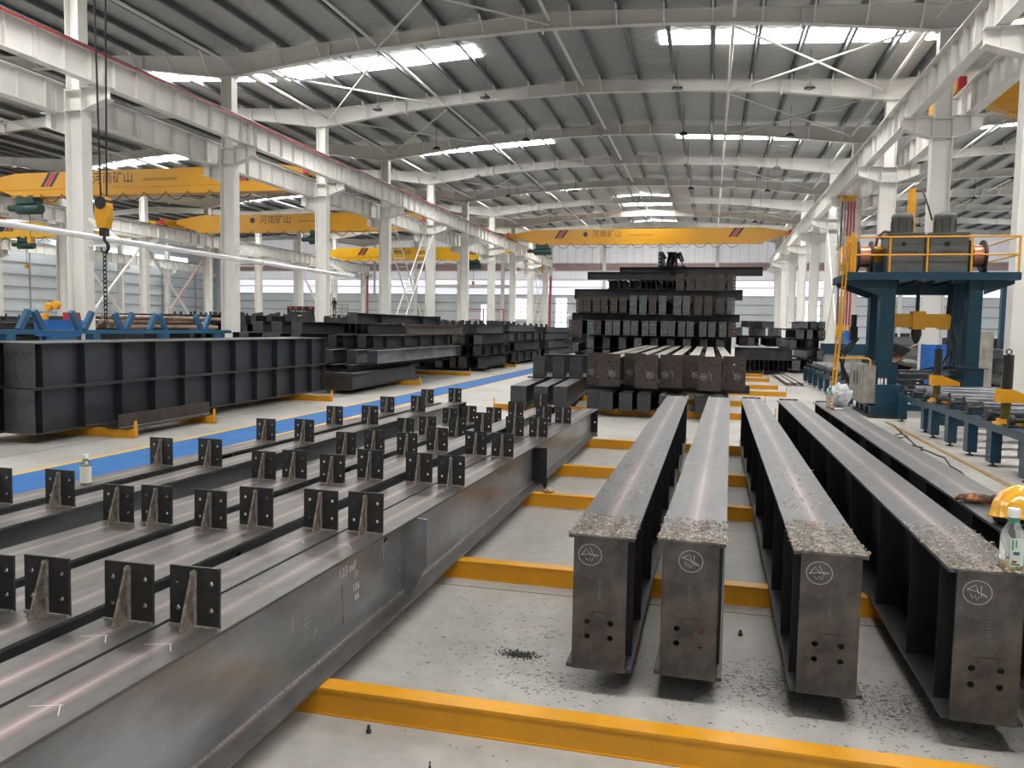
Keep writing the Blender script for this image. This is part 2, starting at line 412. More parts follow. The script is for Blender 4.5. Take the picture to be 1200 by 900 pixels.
for j in range(11):
    y = 4 + j * D
    wn = struct(MB().box(-60.3, -60.24, y, y + 5.6, 7.9, 9.1).build('window_%d' % (6 + j), WGLOW2))
    fr = MB()
    for q in range(5): fr.box(-60.24, -60.18, y + q * 1.4 - .05, y + q * 1.4 + .05, 7.9, 9.1)
    fr.box(-60.24, -60.18, y, y + 5.6, 7.84, 7.94).box(-60.24, -60.18, y, y + 5.6, 9.06, 9.16)
    struct(fr.build('window_frame', WHITE2, wn))
wr = struct(MB().box(31.6, 31.9, Y0, YB, 0, 12.6).build('wall_right', PANELW))
for z in (1.2, 2.4, 3.6, 4.8, 7.0): struct(MB().box(31.5, 31.6, Y0, YB - .2, z - .06, z + .06).build('girt', GIRT, wr))
for j in range(10):
    y = 6 + j * D
    wn = struct(MB().box(31.54, 31.6, y, y + 5.6, 3.2, 4.9).build('window_%d' % (17 + j), WGLOW2))
    fr = MB()
    for q in range(5): fr.box(31.48, 31.54, y + q * 1.4 - .05, y + q * 1.4 + .05, 3.2, 4.9)
    fr.box(31.48, 31.54, y, y + 5.6, 3.14, 3.24).box(31.48, 31.54, y, y + 5.6, 4.86, 4.96)
    struct(fr.build('window_frame', WHITE2, wn))

# columns --------------------------------------------------------------
ZT = 8.95       # top of the middle runway beams
def make_column(label, group, left=True, right=True, zl=ZT, zr=ZT, tall=10.75):
    t = thing('steel_column', label, 'column', group=group)
    MB().box(-.28, -.258, -.19, .19, .03, 8.05).build('flange', WHITE, t)
    MB().box(.258, .28, -.19, .19, .03, 8.05).build('flange', WHITE, t)
    MB().box(-.258, .258, -.011, .011, .03, 8.05).build('web', WHITE, t)
    MB().box(-.4, .4, -.3, .3, 0, .03).build('base_plate', WHITE2, t)
    st = MB()
    for z in (7.45, 8.0):
        for s in (-1, 1): st.box(-.257, .257, min(s * .012, s * .185), max(s * .012, s * .185), z, z + .02)
    st.build('cap_stiffener', WHITE, t)
    for sgn, on, ztop in ((-1, left, zl), (1, right, zr)):
        if not on: continue
        zc = ztop - .86
        c = MB()
        poly = [(.28, zc - .62), (.28, zc), (1.08, zc), (1.08, zc - .34)]
        c.prism([(sgn * p[0], p[1]) for p in poly], -.01, .01)
        x0, x1 = sorted((sgn * .28, sgn * 1.1)); c.box(x0, x1, -.19, .19, zc - .02, zc)
        v = [(sgn * .28, -.17, zc - .64), (sgn * 1.08, -.17, zc - .36), (sgn * 1.08, .17, zc - .36), (sgn * .28, .17, zc - .64)]
        c.add(v + [(p[0], p[1], p[2] + .02) for p in v], [(0, 1, 2, 3), (7, 6, 5, 4), (0, 4, 5, 1), (1, 5, 6, 2), (2, 6, 7, 3), (3, 7, 4, 0)])
        x0, x1 = sorted((sgn * .75, sgn * .765)); c.box(x0, x1, -.17, .17, zc - .48, zc - .02)
        c.build('corbel', WHITE, t)
    u = MB()
    u.box(-.22, -.2, -.18, .18, 8.05, tall).box(.2, .22, -.18, .18, 8.05, tall).box(-.2, .2, -.01, .01, 8.05, tall)
    u.build('upper_shaft', WHITE, t)
    MB().box(-.3, .3, -.22, .22, tall - .03, tall).build('cap_plate', WHITE, t)
    return t
ZL = 8.30       # top of the runways in the side bays
colL = make_column('white column in the row left of the blue walkway', 'columns left of the walkway', zl=ZL, zr=ZT, tall=10.6)
colR = make_column('white column in the row behind the gantry machine', 'columns behind the gantry machine', zl=ZT, zr=ZT, tall=10.6)
col2 = make_column('white column in the far row of the left bay', 'columns deep in the left bay', zl=ZL, zr=ZL, tall=10.6)
col3 = make_column('white column in front of the left window wall', 'columns by the left wall', left=False, zr=ZL, tall=10.6)
for base, x, ns in ((colL, LINES[2], range(-1, 10)), (colR, LINES[3], range(0, 10)), (col2, LINES[1], range(2, 10)), (col3, LINES[0], range(4, 10))):
    for i, n in enumerate(ns):
        if i == 0: base.location = (x, YN(n), 0); lab = base['label']; base['label'] = lab + ', ' + nth(n)
        else: dup(base, (x, YN(n), 0), label=lab + ', ' + nth(n))

# runway beams -----------------------------------------------------------
def make_runway(label, group, n, detail):
    t = thing('crane_runway', label, 'runway beam', group=group)
    h = .84
    ys = [(.45 + i * (D - .9) / 7) for i in range(8)]
    if detail:
        MB().box(-.21, .21, .01, D - .01, h - .022, h).build('top_flange', WHITE, t)
        MB().box(-.15, .15, .01, D - .01, 0, .02).build('bottom_flange', WHITE, t)
        MB().box(-.007, .007, .01, D - .01, .02, h - .022).build('web', WHITE, t)
        for s in (-1, 1):
            sm = cached(('stf', s), lambda: MB().box(min(s * .007, s * .13), max(s * .007, s * .13), -.006, .006, .06, h - .022).mesh('stiffener', WHITE))
            for y in [.03] + ys + [D - .03]: put('stiffener', sm, t, (0, y, 0))
    else:
        m = MB().isec(h, .36, .02, .014, .01, D - .01)
        for y in ys: m.box(-.13, .13, y - .006, y + .006, .02, h - .02)
        m.build('beam_profile', WHITE, t)
    MB().box(-.035, .035, 0, D, h, h + .11).build('rail', GREYM, t)
    return t
RUN = [(LINES[2] + .75, ZT, 'runway beam with red conductor strip above the walkway', 'runway beams above the walkway', True, -1),
       (LINES[2] - .75, ZL, 'runway beam on the left bay side of walkway columns', 'runway beams on the left bay side', False, -1),
       (LINES[3] - .75, ZT, 'runway beam above the gantry machine', 'runway beams above the gantry machine', True, -1),
       (LINES[3] + .75, ZT, 'runway beam on the right bay side of gantry columns', 'runway beams on the right bay side', False, 0),
       (LINES[1] + .75, ZL, 'runway beam deep in the left bay under cranes', 'runway beams deep in the left bay', False, 2),
       (LINES[1] - .75, ZL, 'runway beam behind the far columns of left bay', 'runway beams behind the far columns', False, 2),
       (LINES[0] + .75, ZL, 'runway beam close to the left window wall', 'runway beams by the window wall', False, 4)]
for x, zt, lab, grp, det, n0 in RUN:
    base = {}
    for n in range(n0, 9):
        dd = det and n < 5
        lb = lab + ', ' + nth(n + 1)
        if dd not in base:
            base[dd] = make_runway(lb, grp, n, dd); base[dd].location = (x, YN(n), zt - .84)
        else: dup(base[dd], (x, YN(n), zt - .84), label=lb)
# red conductor strip and black cable tray along the left runway
t = thing('conductor_rail', 'thin red conductor strip along the top of the left runway beams', 'conductor rail', (LINES[2] + .75 + .215, YN(-1), ZT))
MB().box(0, .02, 0, 10 * D - 1.5, -.05, -.005).build('strip', RED, t)
bk = cached('bracket', lambda: MB().box(.0, .03, -.03, .03, -.02, .02).mesh('bracket', BLACK))
for i in range(36): put('bracket', bk, t, (0, i * 2 + .5, 0))
t2 = tag(MB().tube([(0, 0, 0), (0, 10 * D - 1.5, 0)], .035, 6).build('cable_pipe', GREYM, None, (LINES[2] + .75 + .14, YN(-1), ZT + .045)), 'dark cable pipe lying on the left runway beams beside the rail', 'pipe')

# rafters ----------------------------------------------------------------
def make_rafter(bi, indiv):
    a, b = LINES[bi], LINES[bi + 1]; mid = (a + b) / 2; hw = (b - a) / 2
    t = thing('roof_rafter', '', 'rafter')
    def top(x): return EAVE + (RIDGE - EAVE) * (1 - abs(x) / hw)
    def bot(x):
        u = hw - abs(x)
        pts = [(0, 10.6), (.3, 10.6), (4.4 * hw / 12, 11.12), (8 * hw / 12, 11.36), (hw, 11.47)]
        for (u0, z0), (u1, z1) in zip(pts, pts[1:]):
            if u <= u1 + 1e-6: return z0 + (z1 - z0) * (u - u0) / (u1 - u0)
        return pts[-1][1]
    us = [0, .3, 4.4 * hw / 12, 8 * hw / 12, hw]
    xs = [-hw + u for u in us] + [hw - u for u in us[::-1]][1:]
    for nm, w, lo, hi in (('web', .014, lambda x: bot(x) + .018, lambda x: top(x) - .018), ('bottom_flange', .26, bot, lambda x: bot(x) + .018), ('top_flange', .26, lambda x: top(x) - .018, top)):
        v = []; f = []
        for x in xs:
            for y, z in ((-w / 2, lo(x)), (w / 2, lo(x)), (w / 2, hi(x)), (-w / 2, hi(x))): v.append((x, y, z))
        for i in range(len(xs) - 1):
            for k in range(4): f.append((4 * i + k, 4 * i + (k + 1) % 4, 4 * i + 4 + (k + 1) % 4, 4 * i + 4 + k))
        n = len(v); f += [(3, 2, 1, 0), (n - 4, n - 3, n - 2, n - 1)]
        MB().add(v, f).build(nm, WHITE2, t)
    for x in (-hw * .66, -hw * .02, hw * .66):                      # bolted splices
        MB().box(x - .03, x + .03, -.16, .16, bot(x) - .1, top(x)).build('splice_plate', WHITE2, t)
    npu = int((b - a) / 1.42); al = MB()
    for k in range(npu):
        x = -hw + (k + .5) * 2 * hw / npu
        p, q = (x, -.1, bot(x) + .03), (x, -.72, top(x) + .06)
        if indiv: MB().bar(p, q, .05, .05).build('fly_brace', WHITE2, t)
    t['label'] = ['rafter above the bay by the left window wall', 'roof rafter above the left crane bay', 'cranked white rafter spanning the middle hall', 'rafter above the bay behind the gantry machine'][bi]
    t['group'] = ['rafters over the window bay', 'rafters over the left bay', 'rafters over the middle hall', 'rafters over the right bay'][bi]
    return t, mid
for bi, n0 in ((0, 3), (1, 0), (2, -1), (3, 0)):
    t, mid = make_rafter(bi, bi > 0)
    for i, n in enumerate(range(n0, 10)):
        if i == 0: t.location = (mid, YN(n), 0); lab = t['label']; t['label'] = lab + ', ' + nth(n)
        else: dup(t, (mid, YN(n), 0), label=lab + ', ' + nth(n))

# roof struts and cross bracing -----------------------------------------
def zroof(x):
    for a, b in zip(LINES, LINES[1:]):
        if a <= x <= b: return EAVE + (RIDGE - EAVE) * (1 - abs(x - (a + b) / 2) / ((b - a) / 2))
for x, z, lab in ((LINES[2] + .3, 10.95, 'tube strut over walkway columns'), (-11.6, 11.35, 'tube strut halfway up the walkway side roof'), (-5.5, 11.75, 'tube strut under the ridge of middle hall'), (.4, 11.4, 'tube strut halfway up the gantry roof slope'), (LINES[3] - .3, 10.95, 'tube strut above the gantry columns'), (-28, 11.6, 'tube strut under the ridge of left bay'), (-33.5, 11.2, 'tube strut on the far slope of left bay'), (-22.6, 11.2, 'tube strut on the near slope of left bay'), (18.5, 11.7, 'tube strut under the ridge of the right bay'), (12.5, 11.3, 'tube strut on the near slope of the right bay')):
    for n in range(0 if -20 < x < 7 else 1, 9):
        grp = lab.replace('tube strut', 'struts')
        me = cached('strut', lambda: MB().tube([(0, .15, 0), (0, D - .15, 0)], .06, 8).mesh('roof_strut', WHITE))
        tag(put('roof_strut', me, None, (x, YN(n), z)), 'white ' + lab + (', ' + nth(n + 1)), 'strut', grp)
for n in (0, 1, 2, 4, 6, 8):
    for (xa, xb, sd) in ((-17.1, -11.6, 'walkway'), (.4, 6.1, 'gantry')) if n != 0 else ((-11.6, -5.5, 'walkway'),):
        for s in (0, 1):
            y0, y1 = YN(n) + .2, YN(n + 1) - .2
            if s: y0, y1 = y1, y0
            za, zb = zroof(xa) - .45 - .07 * s, zroof(xb) - .45 - .07 * s
            tag(MB().tube([(xa, y0, za), (xb, y1, zb)], .035, 6).build('roof_brace', WHITE), 'slim white diagonal brace between the %s and %s rafters from the back wall, %s side' % (ORD[9 - n].replace('last', 'first'), ORD[8 - n].replace('last', 'first'), sd), 'brace', 'diagonal roof braces')
# high bay lamps
def make_lamp():
    t = thing('high_bay_lamp', 'round black high bay lamp hanging on a rod from the roof', 'lamp', group='high bay lamps under the roof')
    MB().tube([(0, 0, .15), (0, 0, 1.36)], .012, 5).build('rod', BLACK, t)
    MB().lathe([(.05, .15), (.09, .13), (.19, .05), (.2, 0), (.17, -.01)], 14).build('shade', BLACK, t)
    MB().lathe([(.15, -.012), (.15, -.02)], 14).build('lens', GREYB, t)
    return t
lp = make_lamp(); i = 0
for n in range(1, 8):
    for x, row in ((-13.6, 'above the walkway side'), (-9, 'beside the ridge, walkway side'), (-1.5, 'beside the ridge, gantry side'), (3.2, 'above the H-beam side'), (-27, 'in the left bay'), (17, 'in the right bay')):
        loc = (x, YN(n) + D / 2 + .9, zroof(x) - 1.12)
        lb = 'black high bay lamp %s, %s' % (row, nth(n + 1))
        if i == 0: lp.location = loc; lp['label'] = lb
        else: dup(lp, loc, label=lb)
        i += 1

# vertical lattice bracing between columns -------------------------------
def lattice(x, ya, yb, z0, z1, label):
    t = thing('lattice_brace', label, 'brace', (x, ya, 0))
    L = yb - ya
    for s in (0, 1):
        za, zb = (z0, z1) if s == 0 else (z1, z0)
        ox = .0 if s == 0 else .11
        for e in (-.3, .3):
            MB().tube([(e + ox * 0, .25, za), (e, L - .25, zb)], .045, 6).build('chord', WHITE, t)
        rg = cached('lattice_rung', lambda: MB().tube([(-.3, 0, 0), (.3, 0, 0)], .022, 5).mesh('rung', WHITE))
        for k in range(1, 16):
            f = k / 16
            put('rung', rg, t, (0, .25 + (L - .5) * f, za + (zb - za) * f))
    return t
lattice(LINES[2], YN(3) + .2, YN(4) - .2, .0, 7.3, 'white X shaped lattice brace between two columns behind the rusty beam pile')
lattice(LINES[2], YN(8) + .2, YN(9) - .2, .0, 7.0, 'white lattice brace between the last two columns by the back wall')
lattice(LINES[3], YN(3) + .2, YN(4) - .2, .0, 7.4, 'white lattice brace between columns beside the vertical red pipes')
for n in (3, 7):
    t = thing('column_brace', 'white crossed diagonal tubes between far columns of the left bay', 'brace', (LINES[1], YN(n), 0), group='crossed tubes between far left columns')
    for s in (0, 1): MB().tube([(0, .3, .08 + 6.7 * s), (0, D - .3, 6.78 - 6.7 * s)], .09, 8).build('diagonal_tube', WHITE, t)
t = thing('column_brace', 'rust streaked diagonal tubes crossing behind the hanging hook', 'brace', (LINES[1], YN(4), 0))
for s in (0, 1): MB().tube([(0, .3, .08 + 6.7 * s), (0, D - .3, 6.78 - 6.7 * s)], .09, 8).build('diagonal_tube', WHITE if s else mat('primer_pink', (.60, .46, .40), rough=.5), t)

# long white pipe on brackets, left columns
t = thing('bracketed_pipe', 'long glossy white pipe carried on triangular brackets off the left columns', 'pipe', (-16.22, 8, 3.84))
MB().tube([(0, 0, 0), (0, 26.3, 0)], .085, 12).build('pipe', mat('gloss_white', (.82, .83, .85), rough=.2), t)
for n in (-1, 0, 1, 2):
    y = YN(n) - 8
    b = MB().bar((-1.0, y, .62), (.12, y, -.02), .05, .09).bar((-1.0, y, -.12), (.12, y, -.12), .05, .05)
    b.build('bracket', WHITE, t)
# red and grey riser pipes by a right column
cols_ = [GREYM, GREYB, REDD, REDD, REDD]
for i in range(5):
    x = 5.82 + i * .135
    t = thing('riser_pipe', ['dark grey riser pipe with yellow elbow, outermost of five beside a column', 'pale grey riser pipe with yellow elbow among five beside a column', 'red riser pipe with yellow elbow beside the two grey risers', 'red riser pipe with yellow elbow between two other red risers', 'red riser pipe with yellow elbow nearest the gantry machine'][i], 'pipe', (x, YN(3) - .8, 0))
    MB().tube([(0, 0, .02), (0, 0, 1.5)], .046, 8).build('pipe', cols_[i], t)
    MB().tube([(0, 0, 1.5), (0, 0, 2.0)], .048, 8).build('joint', YEL, t)
    MB().tube([(0, 0, 2.0), (0, 0, 7.75)], .046, 8).build('pipe', cols_[i], t)
    MB().tube([(0, 0, 7.75), (0, 0, 7.9), (-.0, .05, 8.0), (0, .45, 8.02)], .055, 8).build('elbow', YEL, t)
# red pipe by end columns
for x, lab in ((LINES[2] + .62, 'dark red pipe standing beside the last column of the walkway row'), (LINES[1] + .62, 'dark red pipe standing beside the last column deep in the left bay')):
    tag(MB().tube([(0, 0, 0), (0, 0, 7.2)], .12, 8).build('standing_pipe', REDD, None, (x, YN(9) - .3, 0)), lab, 'pipe')
# ventilation duct along the back wall
t = thing('ventilation_duct', 'fat white horizontal duct running along the back wall', 'duct', (-15.2, YB - 1.2, 3.0))
MB().tube([(0, 0, 0), (11, 0, 0)], .42, 12).build('duct', WHITE, t)
for x in (.2, 3, 6, 9): MB().tube([(x, 0, 0), (x + .25, 0, 0)], .5, 12).build('collar', WHITE2, t)
for x in (1.5, 5, 9.5): MB().box(x - .08, x + .08, -.08, .08, -3.0, -.3).build('support', WHITE2, t)
t = thing('ventilation_duct', 'thin white bent pipe against the back wall behind the lattice brace', 'duct', (-31.5, YB - 1.0, 0))
MB().tube([(0, 0, .0), (0, 0, 5.6), (.15, 0, 6.0), (.5, 0, 6.2), (9.5, 0, 6.2)], .2, 10).build('duct', WHITE, t)
t = thing('red_fence', 'red tubular frame fence by the back wall', 'fence', (-26.5, YB - 4, 0))
for x in (0, 2.3, 4.6): MB().bar((x, 0, 0), (x, 0, 3.6), .1).build('post', RED, t)
MB().bar((0, 0, 3.55), (4.6, 0, 3.55), .1).build('rail', RED, t)
for z in (1.2, 2.4): MB().bar((0, 0, z), (4.6, 0, z), .05).build('rail', RED, t)

# overhead cranes ----------------------------------------------------------
def crane(label, xa, xb, y, zt, paint, hoist_x, motto=True, code=None, hook=True):
    t = thing('overhead_crane', label, 'crane', ((xa + xb) / 2, y, zt + .11))
    hw = (xb - xa) / 2
    for s in (-1, 1):                                           # end carriages on the rails
        c = MB().box(s * hw - .13, s * hw + .13, -1.6, 1.6, .06, .5).build('end_carriage', paint, t)
        for q in (-1.25, 1.25): MB().lathe([(.17, -.05), (.17, .05)], 14, (s * hw, q, .17), 'X').build('wheel', BLACK, c)
        MB().box(s * hw - .12, s * hw + .12, -1.75, -1.6, .1, .45).build('buffer', RED, c)
    a = hw - .14
    poly = [(-a, .28), (-a + 2.0, -.36), (a - 2.0, -.36), (a, .28), (a, .55), (a - 2.0, .86), (-a + 2.0, .86), (-a, .55)]
    MB().prism(poly, -.26, .26).build('girder', paint, t)
    MB().box(-a + 1.7, a - 1.7, -.34, .34, -.40, -.36).build('bottom_flange', paint, t)
    MB().box(-a + .6, a - .6, -.285, -.26, -.02, .02).build('girder_lip', paint, t)
    for s in (-1, 1):                                           # warning stripes painted on the girder
        for k, m in enumerate((NAVY, RED, NAVY)):
            x = s * (a - 4.0) + (k - 1) * .26 - .2
            MB().add([(x, -.263, .12), (x + .22, -.263, .12), (x + .72, -.263, .84), (x + .5, -.263, .84)], [(0, 1, 2, 3)]).build('warning_stripe', m, t)
    if motto:
        put('lettering', cached('motto', lambda: text_mesh('河南矿山', .62, DARKTXT)), t, (-a + 8.0, -.264, .44), (PI / 2, 0, 0))
        put('lettering', cached('motto2', lambda: text_mesh('HENAN KUANGSHAN', .2, DARKTXT)), t, (-a + 10.8, -.264, .34), (PI / 2, 0, 0))
        MB().lathe([(.2, -.002), (.2, .002)], 12, (-a + 6.2, -.264, .44), 'Y').build('emblem', DARKTXT, t)
    if code: put('lettering', text_mesh(code, .34, DARKTXT), t, (-a + 3.3, -.264, .05), (PI / 2, 0, 0))
    # trolley with hoist
    h = MB().box(hoist_x - .55, hoist_x + .55, -.32, .32, -.72, -.44)
    h.lathe([(.24, -.75), (.3, -.7), (.3, .7), (.24, .75)], 12, (hoist_x, 0, -.95), 'X')
    h.lathe([(.16, -.35), (.16, .35)], 10, (hoist_x - .95, 0, -.9), 'X')
    for q in (-.38, .38): h.box(hoist_x + q - .14, hoist_x + q + .14, -.36, .36, -.46, -.3)
    hb = h.build('hoist', GREEN, t)
    if hook: MB().tube([(hoist_x, 0, -1.2), (hoist_x, 0, -2.4)], .02, 5).build('rope', BLACK, hb)
    if hook: MB().box(hoist_x - .12, hoist_x + .12, -.1, .1, -2.75, -2.4).build('hook_block', CRANE, hb)
    # festoon cable
    pts = []; n = int((2 * a - 5) / 1.25)
    for k in range(n):
        for q in range(6):
            u = q / 6; pts.append((-a + 2.5 + (k + u) * 1.25, -.42, -.3 - .42 * 4 * u * (1 - u)))
    MB().tube(pts, .022, 5).build('festoon_cable', BLACK, t)
    return t
XM = (LINES[2] + .75, LINES[3] - .75)
XL = (LINES[1] + .75, LINES[2] - .75)
crane('yellow overhead crane with navy stripes above the tall beam stack', *XM, 67.0, ZT, CRANE, -8.6)
crane('yellow overhead crane near the camera whose hook hangs over the stacked girders', *XM, 10.5, ZT, CRANE, -3.63, motto=False, hook=False)
crane('ochre overhead crane with festoon cable nearest in the left bay', *XL, 35.3, ZL, CRANE, -7.2)
crane('ochre overhead crane in the middle of the left bay', *XL, 51.0, ZL, CRANE, 1.5)
crane('bright yellow overhead crane deepest in the left bay', *XL, 74.0, ZL, CRANEB, 5.8)
crane('bright yellow overhead crane in the bay beside the window wall', LINES[0] + .75, LINES[1] - .75, 52.5, ZL, CRANEB, -4, motto=False)
crane('ochre overhead crane in the bay beside the window wall, nearer one', LINES[0] + .75, LINES[1] - .75, 42, ZL, CRANE, 4, motto=False)
crane('yellow overhead crane lettered 22.5m above the right bay', LINES[3] + .75, LINES[4] - .75, 29.2, ZT, CRANE, 4, motto=False, code='22.5m  2406115')

# hook hanging from the near crane
t = thing('crane_hook', 'yellow hook block hanging on two black ropes with a chain below', 'hook', (-9.13, 10.5, 0))
for dx in (-.12, .12): MB().tube([(dx * .45, 0, 3.45), (dx, 0, 7.82)], .014, 6).build('rope', BLACK, t)
hb = MB().prism([(-.07, 3.5), (-.11, 3.36), (-.11, 3.2), (-.07, 3.02), (.07, 3.02), (.11, 3.2), (.11, 3.36), (.07, 3.5)], -.07, .07).build('hook_block', YEL, t)
MB().lathe([(.1, -.08), (.1, .08)], 14, (0, 0, 3.4), 'Y').build('sheave', BLACK, hb)
MB().box(-.05, .05, -.05, .05, 2.9, 3.02).build('swivel', BLACK, t)
MB().tube([(.0, 0, 2.92), (0, 0, 2.84), (.06, 0, 2.78), (.07, 0, 2.7), (.02, 0, 2.64), (-.05, 0, 2.67), (-.07, 0, 2.73)], [.024, .024, .028, .028, .024, .018, .01], 8).build('hook', BLACK, t)
lk = cached('link', lambda: MB().tube([(.03 * math.cos(a * PI / 4), 0, .045 * math.sin(a * PI / 4)) for a in range(9)], .009, 5, False).mesh('chain_link', BLACK))
for k in range(16): put('chain_link', lk, t, (0, 0, 2.62 - k * .068), (0, 0, (k % 2) * PI / 2))

# ================================================================== FOREGROUND
rnd = random.Random(11)
NUM = ['first', 'second', 'third', 'fourth', 'fifth', 'sixth', 'seventh', 'eighth', 'ninth']

# yellow sleepers on the floor ---------------------------------------------
def sleeper(x0, x1, y, label, group, stop_l=False, stop_r=True, h=.115, w=.09):
    t = thing('floor_sleeper', label, 'sleeper', (x0, y, 0), group=group); L = x1 - x0
    MB().box(0, L, 0, w, h - .012, h).build('top_plate', YEL, t)
    MB().box(0, L, .004, .012, .008, h - .012).build('web', YEL, t)
    MB().box(0, L, w - .012, w - .004, .008, h - .012).build('web', YEL, t)
    MB().box(0, L, 0, w, 0, .008).build('base_plate', YEL, t)
    for on, x in ((stop_l, 0.), (stop_r, L)):
        if on:
            MB().prism([(0, 0), (w, 0), (w * .75, h + .12), (w * .25, h + .12)], x - .012 if x else -.012, x + .0, 'X').build('end_stop', YEL, t)
for i, y in enumerate((2.88, 4.74, 6.90, 8.44, 10.6)):
    sleeper(-4.45, 2.15, y, 'yellow floor sleeper under cleated rafters and H-beams, %s from the open floor end' % NUM[i], 'sleepers under the beams')
for i, y in enumerate((14.9, 17.6)):
    sleeper(-4.05, 1.2, y, ['yellow sleeper under the row of big end plates', 'yellow sleeper under the middle of the end plate row'][i], 'sleepers under the plate row', stop_l=True)
for i, y in enumerate((20.75, 23.2, 26.6, 29.6)):
    sleeper(-3.4, 1.9, y, 'yellow sleeper with upright stop sticking out of the tall stack, %s from the H-beams' % NUM[i], 'sleepers under the tall stack')
for i, y in enumerate((9.22, 11.0, 15.05, 20.25, 24.9, 31.3, 38.5)):
    sleeper(-12.4, -7.6, y, 'yellow sleeper with end stop beside the blue walkway, %s from the double girders end' % NUM[i], 'sleepers along the walkway')

def chalk_circle(cx, cz, r, y=-.0013, seed=0, w=.004):
    q = random.Random(seed); m = MB()
    m.ribbon([(cx + r * math.cos(a * PI / 14), y, cz + r * .92 * math.sin(a * PI / 14)) for a in range(30)], w)
    # letters A, 3 and a bar scribbled inside
    a = q.uniform(-.3, .3)
    def P(u, v): return (cx + r * (u * math.cos(a) - v * math.sin(a)), y, cz + r * (u * math.sin(a) + v * math.cos(a)))
    m.ribbon([P(-.75, .1), P(-.2, .55), P(-.05, .2), P(.1, -.1)], w).ribbon([P(-.8, .12), P(.0, .05), P(.75, -.2)], w)
    m.ribbon([P(.15, .6), P(.3, -.25), P(.7, -.1), P(.35, .0)], w).ribbon([P(-.45, -.2), P(-.25, -.5), P(-.1, -.25), P(.05, -.6), P(.2, -.3)], w)
    return m

def swarf(n, box, seed, big=1.0):
    """curled drill chips scattered over a rectangle"""
    q = random.Random(seed); m = MB(); x0, x1, y0, y1, z = box
    for _ in range(n):
        x = q.uniform(x0, x1); u = q.random() ** 1.9; y = y0 + (y1 - y0) * u
        L = q.uniform(.008, .02) * big; a = q.uniform(0, 2 * PI); c = q.uniform(-1.8, 1.8); zz = z + .001 + q.random() * .006 * big * (1 - u)
        pts = []; p = [x, y]
        for k in range(4):
            pts.append((p[0], p[1], zz + L * .25 * math.sin(k * 1.1) * q.random() + .0006)); p[0] += L / 3 * math.cos(a); p[1] += L / 3 * math.sin(a); a += c / 2
        w = q.uniform(.0016, .0034) * big; v = []
        for i, pt in enumerate(pts): v += [(pt[0], pt[1], pt[2]), (pt[0] + w * q.uniform(-1, 1), pt[1] + w * q.uniform(-1, 1), pt[2] + w * 1.4)]
        m.add(v, [(2 * i, 2 * i + 1, 2 * i + 3, 2 * i + 2) for i in range(3)])
    return m

# five welded H-beams -------------------------------------------------------
ZB = .115
HB = [(-.425, 3.37, .03, 7.75), (-.045, 3.40, .2, 7.8), (.51, 3.39, .065, 7.75), (1.065, 3.31, -.03, 7.6), (1.475, 3.2, .0, 7.55)]
h, b, tf, tw, pw = .592, .285, .014, .01, .232
def hb_meshes():
    d = {}
    L = 7.7
    d['top_flange'] = MB().box(-b / 2, b / 2, 0, L, h - tf, h).mesh('top_flange', FLGC)
    d['bottom_flange'] = MB().box(-b / 2, b / 2, 0, L, 0, tf).mesh('bottom_flange', STEEL)
    d['web'] = MB().box(-tw / 2, tw / 2, .015, L, tf, h - tf).mesh('web', STEELD)  # web and stiffeners take darker steel to paint in the recess shade
    d['end_plate'] = MB().plate(pw, h - .004, .014, [-.05, .05], [.15, .215], .0135, z0=.002, y0=-.014, seg=14).mesh('end_plate', ENDPL)
    d['rear_plate'] = MB().plate(pw, h + .02, .014, [-.05, .05], [.155, .215, .44, .605], .0105, z0=-.004, y0=L, seg=10).mesh('end_plate', STEELD)
    for s in (-1, 1): d[s] = MB().box(min(s * tw / 2, s * (b / 2 - .012)), max(s * tw / 2, s * (b / 2 - .012)), -.006, .006, tf, h - tf).mesh('stiffener', STEELD)
    return d
hm = hb_meshes()
for i, (x, y, dx, L) in enumerate(HB):
    t = thing('h_girder', 'welded H-beam on yellow sleepers, %s from the cleated rafters' % NUM[i] + (', two holes backed with brown' if i == 1 else ''), 'beam', (x, y, ZB), (0, 0, -math.atan2(dx, 7.8)), 'H-beams on yellow sleepers')
    for k in ('top_flange', 'bottom_flange', 'web', 'end_plate'): put(k, hm[k], t)
    put('end_plate', hm['rear_plate'], t)
    for s in (-1, 1):
        for yy in (.16, .62, 1.3, 2.2, 3.2, 4.2, 5.2, 6.2, 7.2, 7.6): put('stiffener', hm[s], t, (0, yy, 0))
    chalk_circle(-.045 if i != 1 else 0, .512, .05, -.0155, i, .0019).build('chalk_mark', CHALK, t)
    put('stamped_number', cached('stamp', lambda: text_mesh('21118613', .024, STAMP)), t, (-.0, -.0148, .36), (PI / 2, PI / 2, 0))
    ls = MB().ribbon([(-.03, -.0148, .235), (-.03, -.0148, .262), (.05, -.0148, .262)], .004); ls.build('scribe_mark', STEELD, t)
    if i == 1:
        MB().box(.036, .064, .0, .004, .14, .23).build('backing_strip', mat('copper_rust', (.42, .22, .12), rough=.6), t)
    if i < 4:
        w = swarf([800, 900, 1100, 950][i], (-b / 2, b / 2, .0, [.42, .42, .55, .75][i], h), i)
        o = w.build('metal_shavings', SWARF, None, (x, y, ZB), (0, 0, -math.atan2(dx, 7.8)))
        tag(o, 'bright curled drill shavings heaped on the H-beam end, %s from cleated rafters' % NUM[i], 'metal shavings', 'shavings on the H-beams', 'stuff')
    if i == 2 or i == 0:
        o = swarf(120, (-b / 2, b / 2, .8, 2.6, h), 30 + i).build('metal_shavings', SWARF, None, (x, y, ZB), (0, 0, -math.atan2(dx, 7.8)))
        tag(o, 'sparse drill shavings further along the %s H-beam from cleated rafters' % NUM[i], 'metal shavings', 'shavings on the H-beams', 'stuff')
